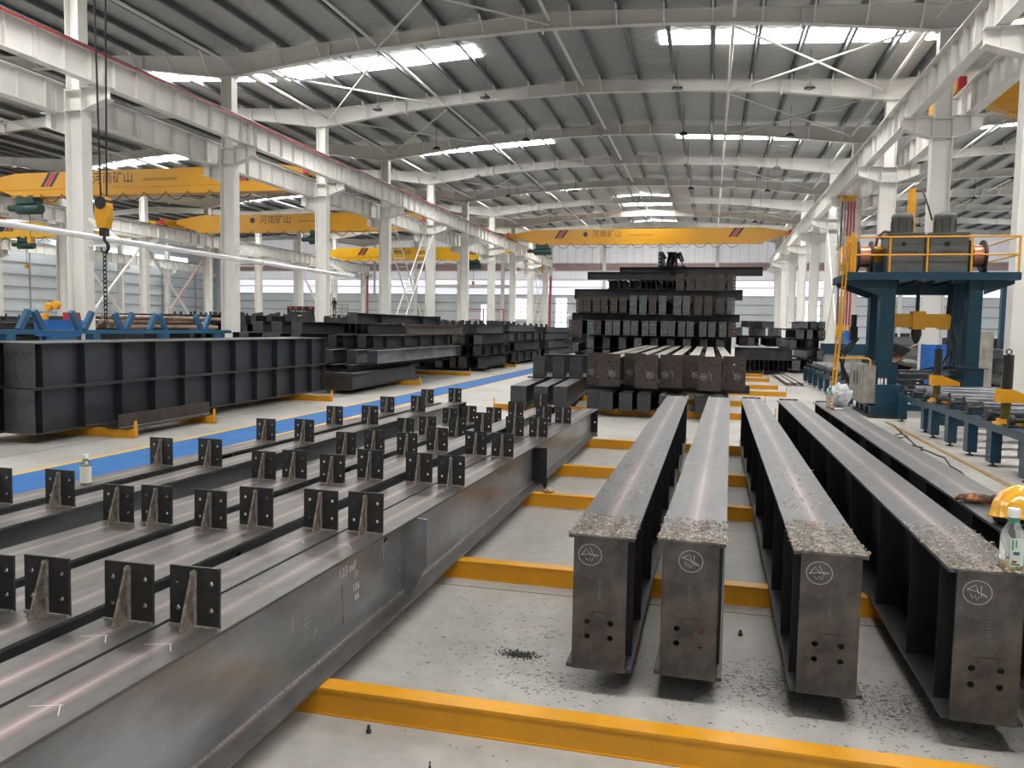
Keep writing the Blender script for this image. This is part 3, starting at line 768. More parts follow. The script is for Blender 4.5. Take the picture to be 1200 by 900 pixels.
def floor_swarf():
    q = random.Random(5); m = MB()
    spots = [(-.75, 3.75, .35, 420), (.28, 3.7, .22, 900), (.85, 3.6, .22, 900), (.2, 3.1, .6, 500), (-.9, 4.2, .5, 160), (1.2, 3.05, .4, 400), (-.62, 3.45, .15, 200)]
    for cx, cy, r, n in spots:
        for _ in range(n):
            x, y = q.gauss(cx, r), q.gauss(cy, r * .6)
            if y < 2.7: continue
            if 2.87 < y < 3.04: continue
            a = q.uniform(0, 2 * PI); L = q.uniform(.006, .02); w = .0018; c = q.uniform(-2, 2)
            p1 = (x + L * math.cos(a), y + L * math.sin(a)); p2 = (p1[0] + L * .7 * math.cos(a + c), p1[1] + L * .7 * math.sin(a + c))
            nx, ny = -math.sin(a) * w, math.cos(a) * w
            m.add([(x, y, .0008), (x + nx, y + ny, .002), (p1[0] + nx, p1[1] + ny, .0035), (p1[0], p1[1], .0025), (p2[0], p2[1], .0008), (p2[0] + nx, p2[1] + ny, .001)], [(0, 1, 2, 3), (3, 2, 5, 4)])
    return m
tag(floor_swarf().build('floor_shavings', SWARFD), 'dark curled metal chips strewn over the concrete around the H-beam ends', 'metal shavings', None, 'stuff')
q = random.Random(3); m = MB()
for _ in range(420):
    x, y, a = q.gauss(-.85, .042), q.gauss(3.69, .022), q.uniform(0, PI)
    m.obox((x, y, .002 + q.random() * .003), (.007, .003, .003), Matrix.Rotation(a, 3, 'Z'))
tag(m.build('grindings_heap', STEELD), 'small dark heap of fine grindings on the bare concrete', 'grindings', None, 'stuff')
for i, (x, y, r) in enumerate(((-1.25, 2.8, .011), (.21, 4.26, .012), (-.93, 2.62, .005), (.98, 3.05, .008))):
    o = MB().lathe([(r, 0), (r, .012), (r * .6, .014), (r * .6, .03)], 8, (0, 0, 0)).build('loose_bolt', STEELD, None, (x, y, .0))
    tag(o, ['dark bolt stub lying in front of the nearest sleeper', 'dark bolt standing between the second and third H-beam', 'tiny dark bolt lying before the nearest sleeper', 'dark bolt below the third H-beam end'][i], 'bolt', 'loose bolts on the floor')
ob = MB().lathe([(.005, 0), (.045, .004), (.05, .02), (.03, .04), (.004, .048)], 9).build('cotton_waste', mat('cotton', (.55, .40, .25), rough=.95, bump=1., scale=40), None, (-1.37, 6.98, .115))
tag(ob, 'small tan wad of cotton waste lying on a yellow sleeper', 'cotton waste')

# tapered rafters with cleats on the left ------------------------------------
CY = [2.23, 3.54, 4.9, 6.25, 7.63, 9.03, 10.42]
LB = [  # x centre, near z top, slope per metre, y0, end, cleat indices, material, ordinal text
    (-1.615, .632, .0148, .2, 11.25, (0, 1, 2, 3, 4, 5), FLG),
    (-1.850, .632, .0148, .2, 11.0, (0, 1, 2, 3, 4, 5), FLG),
    (-2.185, .606, .0080, .3, 10.95, (0, 1, 2, 3, 4, 5, 6), FLG),
    (-2.46, .600, .0165, .3, 9.6, (0, 1, 2, 3, 4, 5), FLG),
    (-2.765, .605, .0160, .3, 9.3, (1, 2, 3, 4, 5), FLG),
    (-3.005, .605, .0200, .3, 9.6, (1, 2, 3, 4, 5), FLG),
    (-3.40, .608, .0055, .3, 10.65, (1, 2, 3, 4, 5, 6), FLG),
    (-3.80, .610, .0085, .3, 10.75, (1, 2, 3, 4, 5, 6), FLG)]
bw = .218
def lab_left(i): return 'tapered steel rafter with upright cleats, %s counted from the H-beams' % NUM[i]
clm = MB().plate(.185, .2, .01, [-.062, .062], [.06, .148], .0085, y0=0, seg=10).mesh('cleat', CLEAT)
gsm = MB().prism([(0, 0), (-.075, 0), (-.075, .008), (-.012, .188), (0, .19)], -.005, .005, 'X').mesh('gusset', GUSS)
wdm = MB().box(-.009, -.004, -.012, 0, .004, .185).box(.004, .009, -.012, 0, .004, .185).box(-.0925, .0925, -.008, 0, 0, .006).mesh('weld_bead', WELD)
for i, (x, z0, sl, y0, y1, ci, fm) in enumerate(LB):
    t = thing('cleated_rafter', lab_left(i), 'rafter beam', (x, y0, 0), (0, 0, 0), 'cleated rafters on the sleepers')
    L = y1 - y0; zb = ZB
    def zt(y): return z0 - sl * y                     # y in world
    def slab(dz0, dz1, hw, m, nm):
        a0, a1 = zt(y0), zt(y1)
        v = [(-hw, 0, a0 - dz0), (hw, 0, a0 - dz0), (hw, L, a1 - dz0), (-hw, L, a1 - dz0), (-hw, 0, a0 - dz1), (hw, 0, a0 - dz1), (hw, L, a1 - dz1), (-hw, L, a1 - dz1)]
        return MB().add(v, [(0, 1, 2, 3), (7, 6, 5, 4), (0, 4, 5, 1), (1, 5, 6, 2), (2, 6, 7, 3), (3, 7, 4, 0)]).build(nm, m, t)
    slab(0, .012, bw / 2, fm, 'top_flange')
    MB().box(-bw / 2, bw / 2, 0, L, zb, zb + .012).build('bottom_flange', FLG, t)
    MB().prism([(0, zb + .012), (L, zb + .012), (L, zt(y1) - .012), (0, zt(y0) - .012)], -.005, .005, 'X').build('web', STEELW, t)
    MB().bar((.009, 0, zb + .016), (.009, L, zb + .016), .012, .01).build('weld_seam', WELD, t)
    hh = zt(y1) - zb
    MB().plate(.2, hh + .03, .014, [-.06, .06], [.1, hh - .08], .011, z0=zb - .05, y0=L, seg=10).build('end_plate', STEELD, t)
    for k in ci:
        if CY[k] > y1 - .1: continue
        yy = CY[k] + rnd.uniform(-.03, .03)
        c = put('cleat', clm, t, (0, yy - y0, zt(yy)), (-sl, 0, rnd.uniform(-.02, .02)))
        put('gusset', gsm, c); put('weld_bead', wdm, c)
    for yy in (5.6, 8.4): 
        if i: MB().box(.005, bw / 2 - .01, yy - y0, yy - y0 + .01, zb + .012, zt(yy) - .015).build('stiffener', STEELD, t)
    if i == 0:
        g = MB().prism([(.006, .17), (.075, .128), (.165, .30), (.165, .555), (.06, zt(4.0) - .013), (.006, zt(4.0) - .013)], 4.0 - y0, 4.01 - y0).build('gusset_plate', STEELW, t)
        MB().bar((.008, 3.995 - y0, .16), (.008, 3.995 - y0, .555), .012, .012).build('weld_bead', WELD, g)
        m_ = MB()
        for s in range(3): m_.ribbon([(.11, 3.999 - y0, .50 - s * .075), (.125, 3.999 - y0, .485 - s * .075), (.11, 3.999 - y0, .465 - s * .075)], .003)
        m_.ribbon([(.05, 3.999 - y0, .30), (.07, 3.999 - y0, .25)], .003).ribbon([(.065, 3.999 - y0, .31), (.085, 3.999 - y0, .26)], .003).ribbon([(.045, 3.999 - y0, .28), (.09, 3.999 - y0, .285)], .003)
        m_.build('chalk_mark', CHALK2, g)
        MB().prism([(.006, .128), (.105, .128), (.15, .02), (.15, .46), (.006, .46)], 7.35 - y0, 7.36 - y0).build('gusset_plate', STEELD, t)
        # chalk numbers on the web
        put('chalk_numbers', text_mesh('123 mF', .062, CHALK), t, (.0062, 3.36 - y0, .455), (PI / 2, 0, PI / 2))
        put('chalk_numbers', text_mesh('11', .05, CHALK), t, (.0062, 3.45 - y0, .405), (PI / 2, 0, PI / 2))
        put('chalk_numbers', text_mesh('126', .05, CHALK), t, (.0062, 3.45 - y0, .345), (PI / 2, 0, PI / 2))
        put('chalk_numbers', text_mesh('66', .05, CHALK), t, (.0062, 3.46 - y0, .295), (PI / 2, 0, PI / 2))
        q = random.Random(2); pr = MB()                    # dusty boot print
        for r_ in range(7):
            for c_ in range(4):
                u, v = (c_ - 1.5) * .02, (r_ - 3) * .024
                if abs(u) / .045 + abs(v) / .105 < 1.2: pr.ribbon([(.0062, 2.98 - y0 + u - .005, .385 + v + .006), (.0062, 2.98 - y0 + u, .385 + v), (.0062, 2.98 - y0 + u + .005, .385 + v + .006)], .004, (1, 0, 0))
        for r_ in range(4): pr.ribbon([(.0062, 2.85 - y0 - .01, .405 - r_ * .018), (.0062, 2.85 - y0 + .015, .41 - r_ * .018)], .005, (1, 0, 0))
        for r_ in range(3): pr.ribbon([(.0062, 3.02 - y0 + r_ * .012, .25 + r_ * .014), (.0062, 3.04 - y0 + r_ * .012, .265 + r_ * .014)], .005, (1, 0, 0))
        pr.build('boot_print', CHALK2, t)
        MB().ribbon([(.0062, 3.30 - y0, .40), (.0062, 3.305 - y0, .33), (.0062, 3.31 - y0, .21)], .012, (1, 0, 0)).build('rust_run', ORUST, t)
        hs = MB().ribbon([(.0062, 3.78 - y0, .50), (.0062, 3.78 - y0, .38)], .004, (1, 0, 0)).ribbon([(.0062, 3.81 - y0, .51), (.0062, 3.81 - y0, .40)], .004, (1, 0, 0)).ribbon([(.0062, 3.74 - y0, .485), (.0062, 3.86 - y0, .505)], .004, (1, 0, 0)).ribbon([(.0062, 3.74 - y0, .455), (.0062, 3.85 - y0, .47)], .004, (1, 0, 0))
        hs.build('chalk_cross', CHALK, t)
        MB().obox((.0065, 3.8 - y0, .485), (.003, .035, .022), Matrix.Rotation(.3, 3, 'X')).build('slot_hole', BLACK, t)
    if i < 2:
        m_ = MB()
        for yy in (1.62, 2.05, 3.3): 
            m_.ribbon([(-.05, yy - y0, zt(yy) + .0012), (.03, yy - y0 + .03, zt(yy) + .0012)], .0025, (0, 0, 1)).ribbon([(.02, yy - y0 + .03, zt(yy) + .0012), (.06, yy - y0 - .02, zt(yy) + .0012)], .0025, (0, 0, 1))
        m_.build('chalk_mark', CHALK, t)
    if i == 2:
        MB().obox((.0065, 3.35 - y0, .48), (.003, .035, .022), Matrix.Rotation(.2, 3, 'X')).build('slot_hole', BLACK, t)
        cr = MB().ribbon([(.0068, 3.25 - y0, .48), (.0068, 3.45 - y0, .48)], .003, (1, 0, 0)).ribbon([(.0068, 3.35 - y0, .40), (.0068, 3.35 - y0, .55)], .003, (1, 0, 0)); cr.build('chalk_cross', CHALK2, t)

# bottles ---------------------------------------------------------------------
PET = mat('clear_plastic', (.95, .96, .95), rough=.08, trans=.92)
TEA = mat('pale_tea', (.92, .80, .42), rough=.15, trans=.6)
LBL = mat('paper_label', (.70, .78, .72), rough=.6)
LBLY = mat('cream_label', (.86, .86, .72), rough=.6)
GRN = mat('green_band', (.03, .30, .17), rough=.4)
WCAP = mat('white_cap', (.82, .82, .80), rough=.4)
def bottle(label, loc, r, h, cap, tea, lbl, rz=0., arc=1.5):
    t = thing('plastic_bottle', label, 'bottle', loc, (0, 0, rz))
    k = h
    MB().lathe([(r * .9, 0), (r, .02 * k), (r, .56 * k), (r * .93, .62 * k), (r * .5, .76 * k), (r * .46, .80 * k), (r * .46, .88 * k)], 24).build('shell', PET, t)
    MB().lathe([(r * .86, .006 * k), (r * .95, .02 * k), (r * .95, tea * k)], 20).build('tea', TEA, t)
    MB().lathe([(r * .52, .86 * k), (r * .52, .99 * k), (r * .48, k)], 16).build('cap', cap, t)
    nk = MB().lathe([(r * .5, .78 * k), (r * .5, .83 * k)], 16).build('neck_band', GRN, t)
    n = 20; v = []; f = []
    for a in range(n + 1):
        an = -PI / 2 + (a / n - .5) * arc
        for zz in (.04 if arc > 2 else .1, .6 if arc > 2 else .55): v.append((1.012 * r * math.cos(an), 1.012 * r * math.sin(an), zz * k))
    for a in range(n): f.append((2 * a, 2 * a + 2, 2 * a + 3, 2 * a + 1))
    lo = MB().add(v, f).build('label', lbl, t)
    def patch(u0, u1, z0, z1, m, nm):
        v = []; f = []
        for a in range(4):
            an = -PI / 2 + (u0 + (u1 - u0) * a / 3) * 1.5
            for zz in (z0, z1): v.append((1.022 * r * math.cos(an), 1.022 * r * math.sin(an), zz * k))
        for a in range(3): f.append((2 * a, 2 * a + 2, 2 * a + 3, 2 * a + 1))
        MB().add(v, f).build(nm, m, lo)
    patch(-.35, -.1, .15, .19, RED, 'print') if lbl is LBL else patch(-.35, -.15, .46, .52, RED, 'print')
    patch(-.4, .1, .11, .14, GRN, 'print'); patch(-.3, .05, .28, .33, BLUEV, 'print'); patch(-.38, -.3, .36, .52, GRN, 'print'); patch(-.2, -.12, .40, .52, GRN, 'print')
    return t
bottle('clear tea bottle with pale green label, standing on an H-beam end', (1.152, 3.37, ZB + h), .041, .238, WCAP, .17, LBL, .25)
bottle('small cream labelled bottle with white cap, standing on the outermost cleated rafter', (-3.77, 4.14, .577), .033, .185, WCAP, .22, LBLY, -.7, 5.6)
bottle('clear bottle with green cap beside the crumpled plastic bag', (1.42, 10.12, ZB + h), .04, .25, GRN, .08, mat('orange_label', (.75, .45, .25), rough=.5), .3)
# crumpled bag
bm = bmesh.new(); bmesh.ops.create_icosphere(bm, subdivisions=4, radius=1)
from mathutils import noise
for v in bm.verts:
    p = v.co.copy(); n = noise.fractal(p * 2.2, 1, 2, 4) * .28 + abs(noise.noise(p * 6)) * .12
    v.co = Vector((p.x * .14, p.y * .12, max(-.0, (p.z * .5 + .5)) * .27)) * (1 + n * .6)
    v.co.z = max(0, v.co.z)
me = bpy.data.meshes.new('bag'); bm.to_mesh(me); bm.free()
me.materials.append(mat('milky_plastic', (.62, .64, .66), rough=.25, trans=.15, var=.25, scale=18, bump=.5))
for p in me.polygons: p.use_smooth = True
tag(put('plastic_bag', me, None, (1.56, 10.35, ZB + h)), 'crumpled milky plastic bag on the far end of the last H-beam', 'bag')
t = thing('paint_marker', 'white marker with red cap lying beside the plastic bag', 'marker', (1.44, 9.86, ZB + h + .013), (0, 0, .1))
MB().lathe([(.012, 0), (.012, .09), (.008, .1)], 10, (0, 0, 0), 'X').build('barrel', WCAP, t)
MB().lathe([(.013, -.035), (.013, .0)], 10, (0, 0, 0), 'X').build('cap', RED, t)

# hard hat ---------------------------------------------------------------------
HAT = mat('hat_yellow', (.85, .42, .03), rough=.22, coat=.4, var=.06, scale=14)
def hard_hat():
    t = thing('hard_hat', 'yellow hard hat with blue lettering lying on the last H-beam', 'hard hat', (1.465, 4.2, ZB + h + .028), (math.radians(-6), math.radians(4), math.radians(32)))
    nu, nv = 40, 12; v = []; f = []
    for j in range(nv + 1):
        ph = (j / nv) * PI / 2
        for i in range(nu):
            a = 2 * PI * i / nu
            r = math.cos(ph); z = math.sin(ph)
            k = 1.0
            if j > 2:                                       # raised crown ridges front to back
                s = abs(math.sin(a)) * r
                k = 1 + (.05 if s < .12 else .0) + (.035 if .38 < s < .46 else 0)
            fl_ = 1.03 if j == 0 else 1.0
            v.append((.145 * r * math.cos(a) * k * fl_, .112 * r * math.sin(a) * k * fl_, .02 + .135 * z * k))
    for j in range(nv):
        for i in range(nu): f.append((j * nu + i, j * nu + (i + 1) % nu, (j + 1) * nu + (i + 1) % nu, (j + 1) * nu + i))
    MB().add(v, f, True).build('shell', HAT, t)
    v = []; f = []
    for i in range(nu):
        a = 2 * PI * i / nu; vis = .045 * max(0, math.cos(a)) ** 2
        for rr, z in ((1.0, .024), (1.0, .018)): v.append((.147 * rr * math.cos(a), .114 * rr * math.sin(a), z))
        for z in (.010, .004): v.append(((.157 + vis) * math.cos(a), (.124) * math.sin(a), z - vis * .15))
    for i in range(nu):
        k = (i + 1) % nu
        for p_, q_ in ((0, 2), (2, 3), (3, 1)): f.append((4 * i + p_, 4 * k + p_, 4 * k + q_, 4 * i + q_))
    MB().add(v, f, True).build('brim', HAT, t)
    MB().tube([(.115 * math.cos(a * PI / 12), .092 * math.sin(a * PI / 12), -.008) for a in range(25)], .014, 6).build('headband', BLACK, t)
    MB().obox((-.10, -.05, -.012), (.06, .03, .03), Matrix.Rotation(.6, 3, 'Z')).build('strap_clip', BLACK, t)
    MB().tube([(-.11, -.06, -.005), (-.13, -.09, -.02), (-.08, -.12, -.022), (-.02, -.115, -.022)], .007, 6).build('chin_strap', BLACK, t)
    me = text_mesh('#LANTO', .034, BLUEB)
    for vv in me.vertices:                                   # wrap onto the dome's flank
        x, z = vv.co.x, vv.co.y
        a = -PI / 2 + x / .125; ph = math.radians(34) + z / .14
        vv.co = Vector((.1475 * math.cos(ph) * math.cos(a), .1145 * math.cos(ph) * math.sin(a), .02 + .1375 * math.sin(ph)))
    put('lettering', me, t)
    return t
hard_hat()
# leather glove -------------------------------------------------------------------
def glove():
    t = thing('work_glove', 'brown and orange leather work glove lying beside the hard hat', 'glove', (1.41, 4.66, ZB + h + .002), (0, 0, math.radians(-28)))
    m = MB()
    secs = [(-.075, .036, .022), (-.05, .042, .026), (-.02, .046, .027), (.02, .05, .026), (.05, .048, .022)]
    v = []; f = []; n = 14
    for x, ry, rz_ in secs:
        for k in range(n):
            a = 2 * PI * k / n; v.append((x, ry * math.cos(a), rz_ + rz_ * math.sin(a) * (1 if math.sin(a) > 0 else .9)))
    for i in range(len(secs) - 1):
        for k in range(n): f.append((i * n + k, i * n + (k + 1) % n, (i + 1) * n + (k + 1) % n, (i + 1) * n + k))
    f += [tuple(range(n))[::-1], tuple(range((len(secs) - 1) * n, len(secs) * n))]
    m.add(v, f, True)
    for y, L, c in ((-.034, .05, -.01), (-.012, .064, 0), (.011, .06, .004), (.033, .048, .012)):
        m.tube([(.04, y, .024), (.04 + L * .5, y + c * .5, .026), (.04 + L * .85, y + c, .018), (.04 + L, y + c, .012)], [.013, .0125, .0115, .006], 8)
    m.tube([(-.03, -.038, .022), (.0, -.062, .02), (.028, -.07, .016), (.045, -.068, .012)], [.015, .014, .012, .006], 8)
    g = m.build('glove_body', mat('glove_leather', (.50, .20, .08), rough=.75, col2=(.06, .03, .022), scale=17, contrast=(.48, .62)), t)
    rm = g.modifiers.new('fuse', 'REMESH'); rm.mode = 'VOXEL'; rm.voxel_size = .004; rm.use_smooth_shade = True
    sm = g.modifiers.new('soft', 'SMOOTH'); sm.iterations = 4; sm.factor = .5
    c = MB(); v = []; f = []
    prof = [(-.07, .040, .025), (-.095, .046, .028), (-.115, .05, .03), (-.115, .046, .026), (-.085, .04, .022)]
    for x, ry, rz_ in prof:
        for k in range(n):
            a = 2 * PI * k / n; v.append((x, ry * math.cos(a), .03 + rz_ * math.sin(a)))
    for i in range(len(prof) - 1):
        for k in range(n): f.append((i * n + k, i * n + (k + 1) % n, (i + 1) * n + (k + 1) % n, (i + 1) * n + k))
    c.add(v, f, True).build('cuff', mat('cuff_leather', (.035, .018, .014), rough=.8), t)
    return t
gl = glove()
gl.rotation_euler = (0, 0, math.radians(152))

# ================================================================== STACKS
def pile_mesh(h, b, L, tf=.014, tw=.01, ms=None):
    return cached(('pm', h, b, L, ms.name if ms else ''), lambda: MB().isec(h, b, tf, tw, 0, L).mesh('beam_profile', ms or STEELB))
def ep_mesh(w, hh, m, rows=2, cols=2, r=.012):
    def mk():
        xs = [-w / 2 + w * (i + .5) / cols for i in range(cols)]; zs = [hh * (j + .5) / rows for j in range(rows)]
        return MB().plate(w, hh, .014, xs, zs, r, y0=-.014, seg=8).mesh('end_plate', m)
    return cached(('ep', w, hh, m.name, rows, cols, r), mk)
def stf_mesh(h, b):
    return cached(('st', h, b), lambda: MB().box(-b / 2 + .008, b / 2 - .008, -.006, .006, .014, h - .014).mesh('stiffener', STEELD))
def pbeam(label, group, loc, L, h, b, rz=0., plate=None, far_plate=False, stiff=0, ms=None, cat='beam', cleats=0, dz=0.):
    """one steel beam of a stack: profile, end plate, stiffeners, cleats"""
    t = thing('steel_profile', label, cat, loc, (0, 0, rz), group)
    put('beam_profile', pile_mesh(h, b, L, ms=ms), t)
    if plate:
        w, hh, m, rows, cols = plate; put('end_plate', ep_mesh(w, hh, m, rows, cols, .017 if rows > 2 else .012), t, (0, 0, (h - hh) / 2 + dz))
        if far_plate: put('end_plate', ep_mesh(w, hh, m, rows, cols), t, (0, L + .014, (h - hh) / 2 + dz))
    for k in range(stiff): put('stiffener', stf_mesh(h, b), t, (0, L * (k + .5) / stiff, 0))
    for k in range(cleats):
        put('cleat', cached('pcleat', lambda: MB().box(-.08, .08, -.005, .005, 0, .18).mesh('cleat', CLEAT)), t, (0, L * (k + .5) / cleats, h))
    return t

# stacked double girders left of the walkway -----------------------------------
gl_ = .58
for c, (x, y0_, L) in enumerate(((-8.395, 8.27, 7.95), (-8.66, 8.30, 7.85), (-8.93, 8.06, 8.1), (-9.25, 8.2, 8.6))):
    for lv in (0, 1):
        z = .13 if lv == 0 else .13 + gl_ + .008
        col_ = ['facing the walkway', 'second row from the walkway', 'third row from the walkway', 'row farthest from the walkway'][c]
        t = thing('stacked_girder', 'deep blue-black girder with stiffeners, %s of the pair, %s' % (['lower', 'upper'][lv], col_), 'girder', (x, y0_ + (.02 if lv else 0), z), (0, 0, .008), 'stiffened girders beside the walkway')
        MB().box(-.125, .125, 0, L, gl_ - .014, gl_).build('top_flange', STEEL, t)
        MB().box(-.125, .125, 0, L, 0, .014).build('bottom_flange', STEEL, t)
        MB().box(-.005, .005, 0, L, .014, gl_ - .014).build('web', STEELB, t)
        MB().plate(.235, gl_, .014, [-.06, .06], [.12, .17, .45], .011, y0=-.014, seg=8).build('end_plate', STEEL, t)
        MB().box(-.125, .125, L, L + .014, 0, gl_).build('end_plate', RUSTY, t)
        sm_ = cached('gstiff', lambda: MB().box(.005, .118, -.006, .006, .014, gl_ - .014).box(-.118, -.005, -.006, .006, .014, gl_ - .014).mesh('stiffener', STEELB))
        for k in range(11): put('stiffener', sm_, t, (0, .12 + k * (L - .3) / 10.6, 0))
# loose angle on the sleepers
t = thing('welded_angle', 'loose welded angle piece with white weld line, lying against the girders', 'angle', (-7.83, 9.2, .115), (0, 0, .02))
MB().box(-.005, .005, 0, 2.1, .0, .2).build('upright_leg', RUSTY, t)
MB().box(-.2, -.005, 0, 2.1, .0, .01).build('flat_leg', STEELD, t)
MB().bar((.01, 0, .012), (.01, 2.1, .012), .012, .016).build('weld_seam', WELD, t)
MB().box(.005, .15, 0, 2.1, .0, .01).build('flat_leg', STEELD, t)

# beams with big brown end plates in the middle -----------------------------------
low = [(-2.06, 14.65), (-1.80, 14.45), (-1.45, 14.5), (-1.12, 14.5), (-.72, 14.35), (-.1, 14.5), (.24, 14.6)]
for i, (x, y) in enumerate(low):
    pbeam('low grey box ended beam under the big end plates, %s from the walkway side' % NUM[i], 'low beams under the end plates', (x, y, .115), 7.5, .33, .24, 0, (.24, .32, STEEL, 1, 1))
pl = [(-1.90, 14.85, -.125), (-1.64, 14.45, -.12), (-1.29, 15.0, -.05), (-.97, 14.3, -.1), (-.635, 14.6, -.02), (-.29, 14.75, .0), (.02, 14.2, .0), (.34, 14.65, .1)]
for k, y in enumerate((15.3, 18.2, 21.0)):
    tag(MB().box(-2.3, .75, y, y + .1, .447, .598).build('dunnage_bar', STEELD), ['front', 'middle', 'rear'][k] + ' steel spacer bar between low beams and plated beams', 'spacer bar')
for i, (x, y, ox) in enumerate(pl):
    t = thing('plated_girder', 'beam with big brown chalked end plate and shiny top, %s from the walkway side' % NUM[i], 'beam', (x, y, .6), (0, 0, 0), 'beams with big brown end plates')
    L = 11.4
    MB().box(-.095, .095, 0, L, .49, .506).build('top_flange', FLGT, t); MB().box(-.095, .095, 0, L, 0, .014).build('bottom_flange', STEELD, t)
    MB().box(-.005, .005, 0, L, .014, .49).build('web', STEELD, t)
    put('end_plate', ep_mesh(.40, .60, RUSTY, 2, 3, .017), t, (ox, 0, -.04))
    chalk_circle(ox + (.06 if i % 2 else -.1), .2, .06, -.0155, 40 + i, .006).build('chalk_mark', CHALK2, t)
    MB().ribbon([(ox - .02, -.0155, .3), (ox, -.0155, .22), (ox + .03, -.0155, .26), (ox + .02, -.0155, .14)], .006).build('chalk_mark', CHALK2, t)

# the tall stack behind them ---------------------------------------------------
YS = 26.4
def SX(px): return (px - 829.3) * .0284 - .02
def SZ(py): return 1.6 + (386.8 - py) / 35.4
# hidden lower body
for lv, z in enumerate((.115, .54, .965)):
    for k in range(9):
        x = -3.9 + k * .53
        pbeam('dark beam low in the tall stack, %s course, %s from the walkway side' % (ORDN[lv], ORDN[k]), 'lower beams of the tall stack', (x, YS + .2 + .1 * (k % 3), z), 7.0, .37, .24, 0, (.24, .37, (PLATEG if (k + lv) % 3 else RUSTY), 3, 2))
for k, z in enumerate((.485, .91, 1.335)):
    for e, yy in enumerate((1.2, 5.5)):
        tag(MB().box(-4.1, .6, YS + yy, YS + yy + .1, z, z + (.055 if k < 2 else .078)).build('dunnage_bar', STEELD), ['front', 'rear'][e] + ' steel spacer bar on the %s course of the tall stack' % ORDN[k], 'spacer bar', 'spacer bars in the tall stack')
r1 = [672, 680, 694, 702, 715, 724, 736, 745, 757, 766, 778.8, 787, 798.5, 808, 822, 832, 844, 854]
c1 = [RUSTY, RUSTY, PLATEG, RUSTY] + [PLATEG] * 13 + [RUSTY]
for i, px in enumerate(r1):
    pbeam('plate ended beam, lowest full row of the tall stack, %s from the walkway end' % ORDN[i], 'lowest plated row of the tall stack', (SX(px), YS + rnd.uniform(-.03, .06), 1.413), 7.0, .485, .18, 0, (.222, .49, c1[i], 4, 2))
def crossbeam(x0, x1, y, z, hh, label, m=STEELD, b_=.2, rot=0.):
    t = thing('cross_girder', label, 'beam', (x0, y, z), (0, 0, -PI / 2 + rot))
    put('beam_profile', MB().isec(hh, b_, .014, .01, 0, x1 - x0).mesh('beam_profile', m), t)
    for e in (0, x1 - x0): put('end_plate', ep_mesh(b_, hh, STEELD, 3, 2, .014), t, (0, e + (.0 if e == 0 else .014), 0))
    return t
crossbeam(SX(669), SX(862), YS + .6, 1.899, .249, 'thin dark cross beam lying on the lowest plated row of the tall stack')
r2 = [680, 689, 700, 709, 720, 731, 742.7, 754, 765, 776, 793, 803, 816, 827, 840, 852]
c2 = [RUSTY] * 6 + [PLATEG, PLATEG, RUSTY, PLATEG, PLATEG, PLATEG, RUSTY, RUSTY, RUSTY, PLATEG]
for i, px in enumerate(r2):
    tall = 6 <= i <= 13
    pbeam('plate ended beam, second plated row of the tall stack, %s from the walkway end' % ORDN[i], 'second plated row of the tall stack', (SX(px), YS + rnd.uniform(-.03, .06), 2.149), 7.0, .45, .18, 0, (.235, .62 if tall else .53, c2[i], 4 if tall else 5, 2), dz=.04)
crossbeam(SX(673), SX(864), YS + .3, 2.6, .337, 'long dark cross beam on the second plated row of the tall stack')
r3 = [795, 807, 817, 828, 839, 852]
for i, px in enumerate(r3):
    pbeam('brown plate ended beam, short top row of the tall stack, %s from the middle' % ORDN[i], 'top plated row of the tall stack', (SX(px), YS + rnd.uniform(-.05, .05), 2.938), 7.0, .46, .18, 0, (.245, .55, RUSTY, 5, 2))
for i in range(13):
    x = SX(714) + i * .172
    t = pbeam('thin leaning I-beam in the bundle under the top girders, %s from the walkway end' % ORDN[i], 'leaning I-beams in the tall stack', (x, YS + rnd.uniform(0, .1), 2.938), 7.0, .29, .13, 0, None, ms=STEELD)
    t.rotation_euler = (0, rnd.uniform(-.12, .12), 0)
crossbeam(SX(690), SX(783), YS - .05, 3.235, .25, 'upper girder of the tall stack reaching out towards the walkway', rot=.01)
crossbeam(SX(725), SX(885), YS + .5, 3.399, .28, 'long top girder of the tall stack reaching towards the gantry machine')
t = thing('gap_backing', 'added dark backing panels hiding bright gaps through the tall stack', 'frame', (SX(765), YS + 7.5, 0))  # unseen panels added so the gaps between stacked beams stay dark
for z0, z1, w0, w1 in ((.1, 3.1, -2.9, 2.72), (3.1, 3.95, -1.2, 2.72)): MB().box(w0, w1, 0, .03, z0, z1).build('backing_panel', STEELD, t)
for x in (-2.5, 0, 2.5): MB().box(x - .08, x + .08, .03, .2, 0, 3.9 if x > -1 else 3.05).build('post', STEELD, t)
for i, (px, rx, ln) in enumerate(((772, .0, 2.5), (778, .2, 2.5), (783.5, .1, 2.2), (789, -.15, 2.4), (797, -.3, 3.4))):
    t = pbeam(['upright holed beam crowning the tall stack on the walkway side', 'dark channel in the bundle crowning the tall stack', 'black channel in the middle of the crowning bundle', 'black channel leaning in the crowning bundle', 'wide tilted beam sliding off the crown of the tall stack'][i], 'bundle crowning the tall stack', (SX(px), YS + .2 + i * .02, 3.702), ln, .46, .15, 0, (.15, .46, STEELD, 4, 2) if i == 0 else None, ms=STEELD)
    t.rotation_euler = (0, rx, 0)
crossbeam(SX(770), SX(800), YS + .15, 3.68, .02, 'thin plate under the bundle crowning the tall stack')

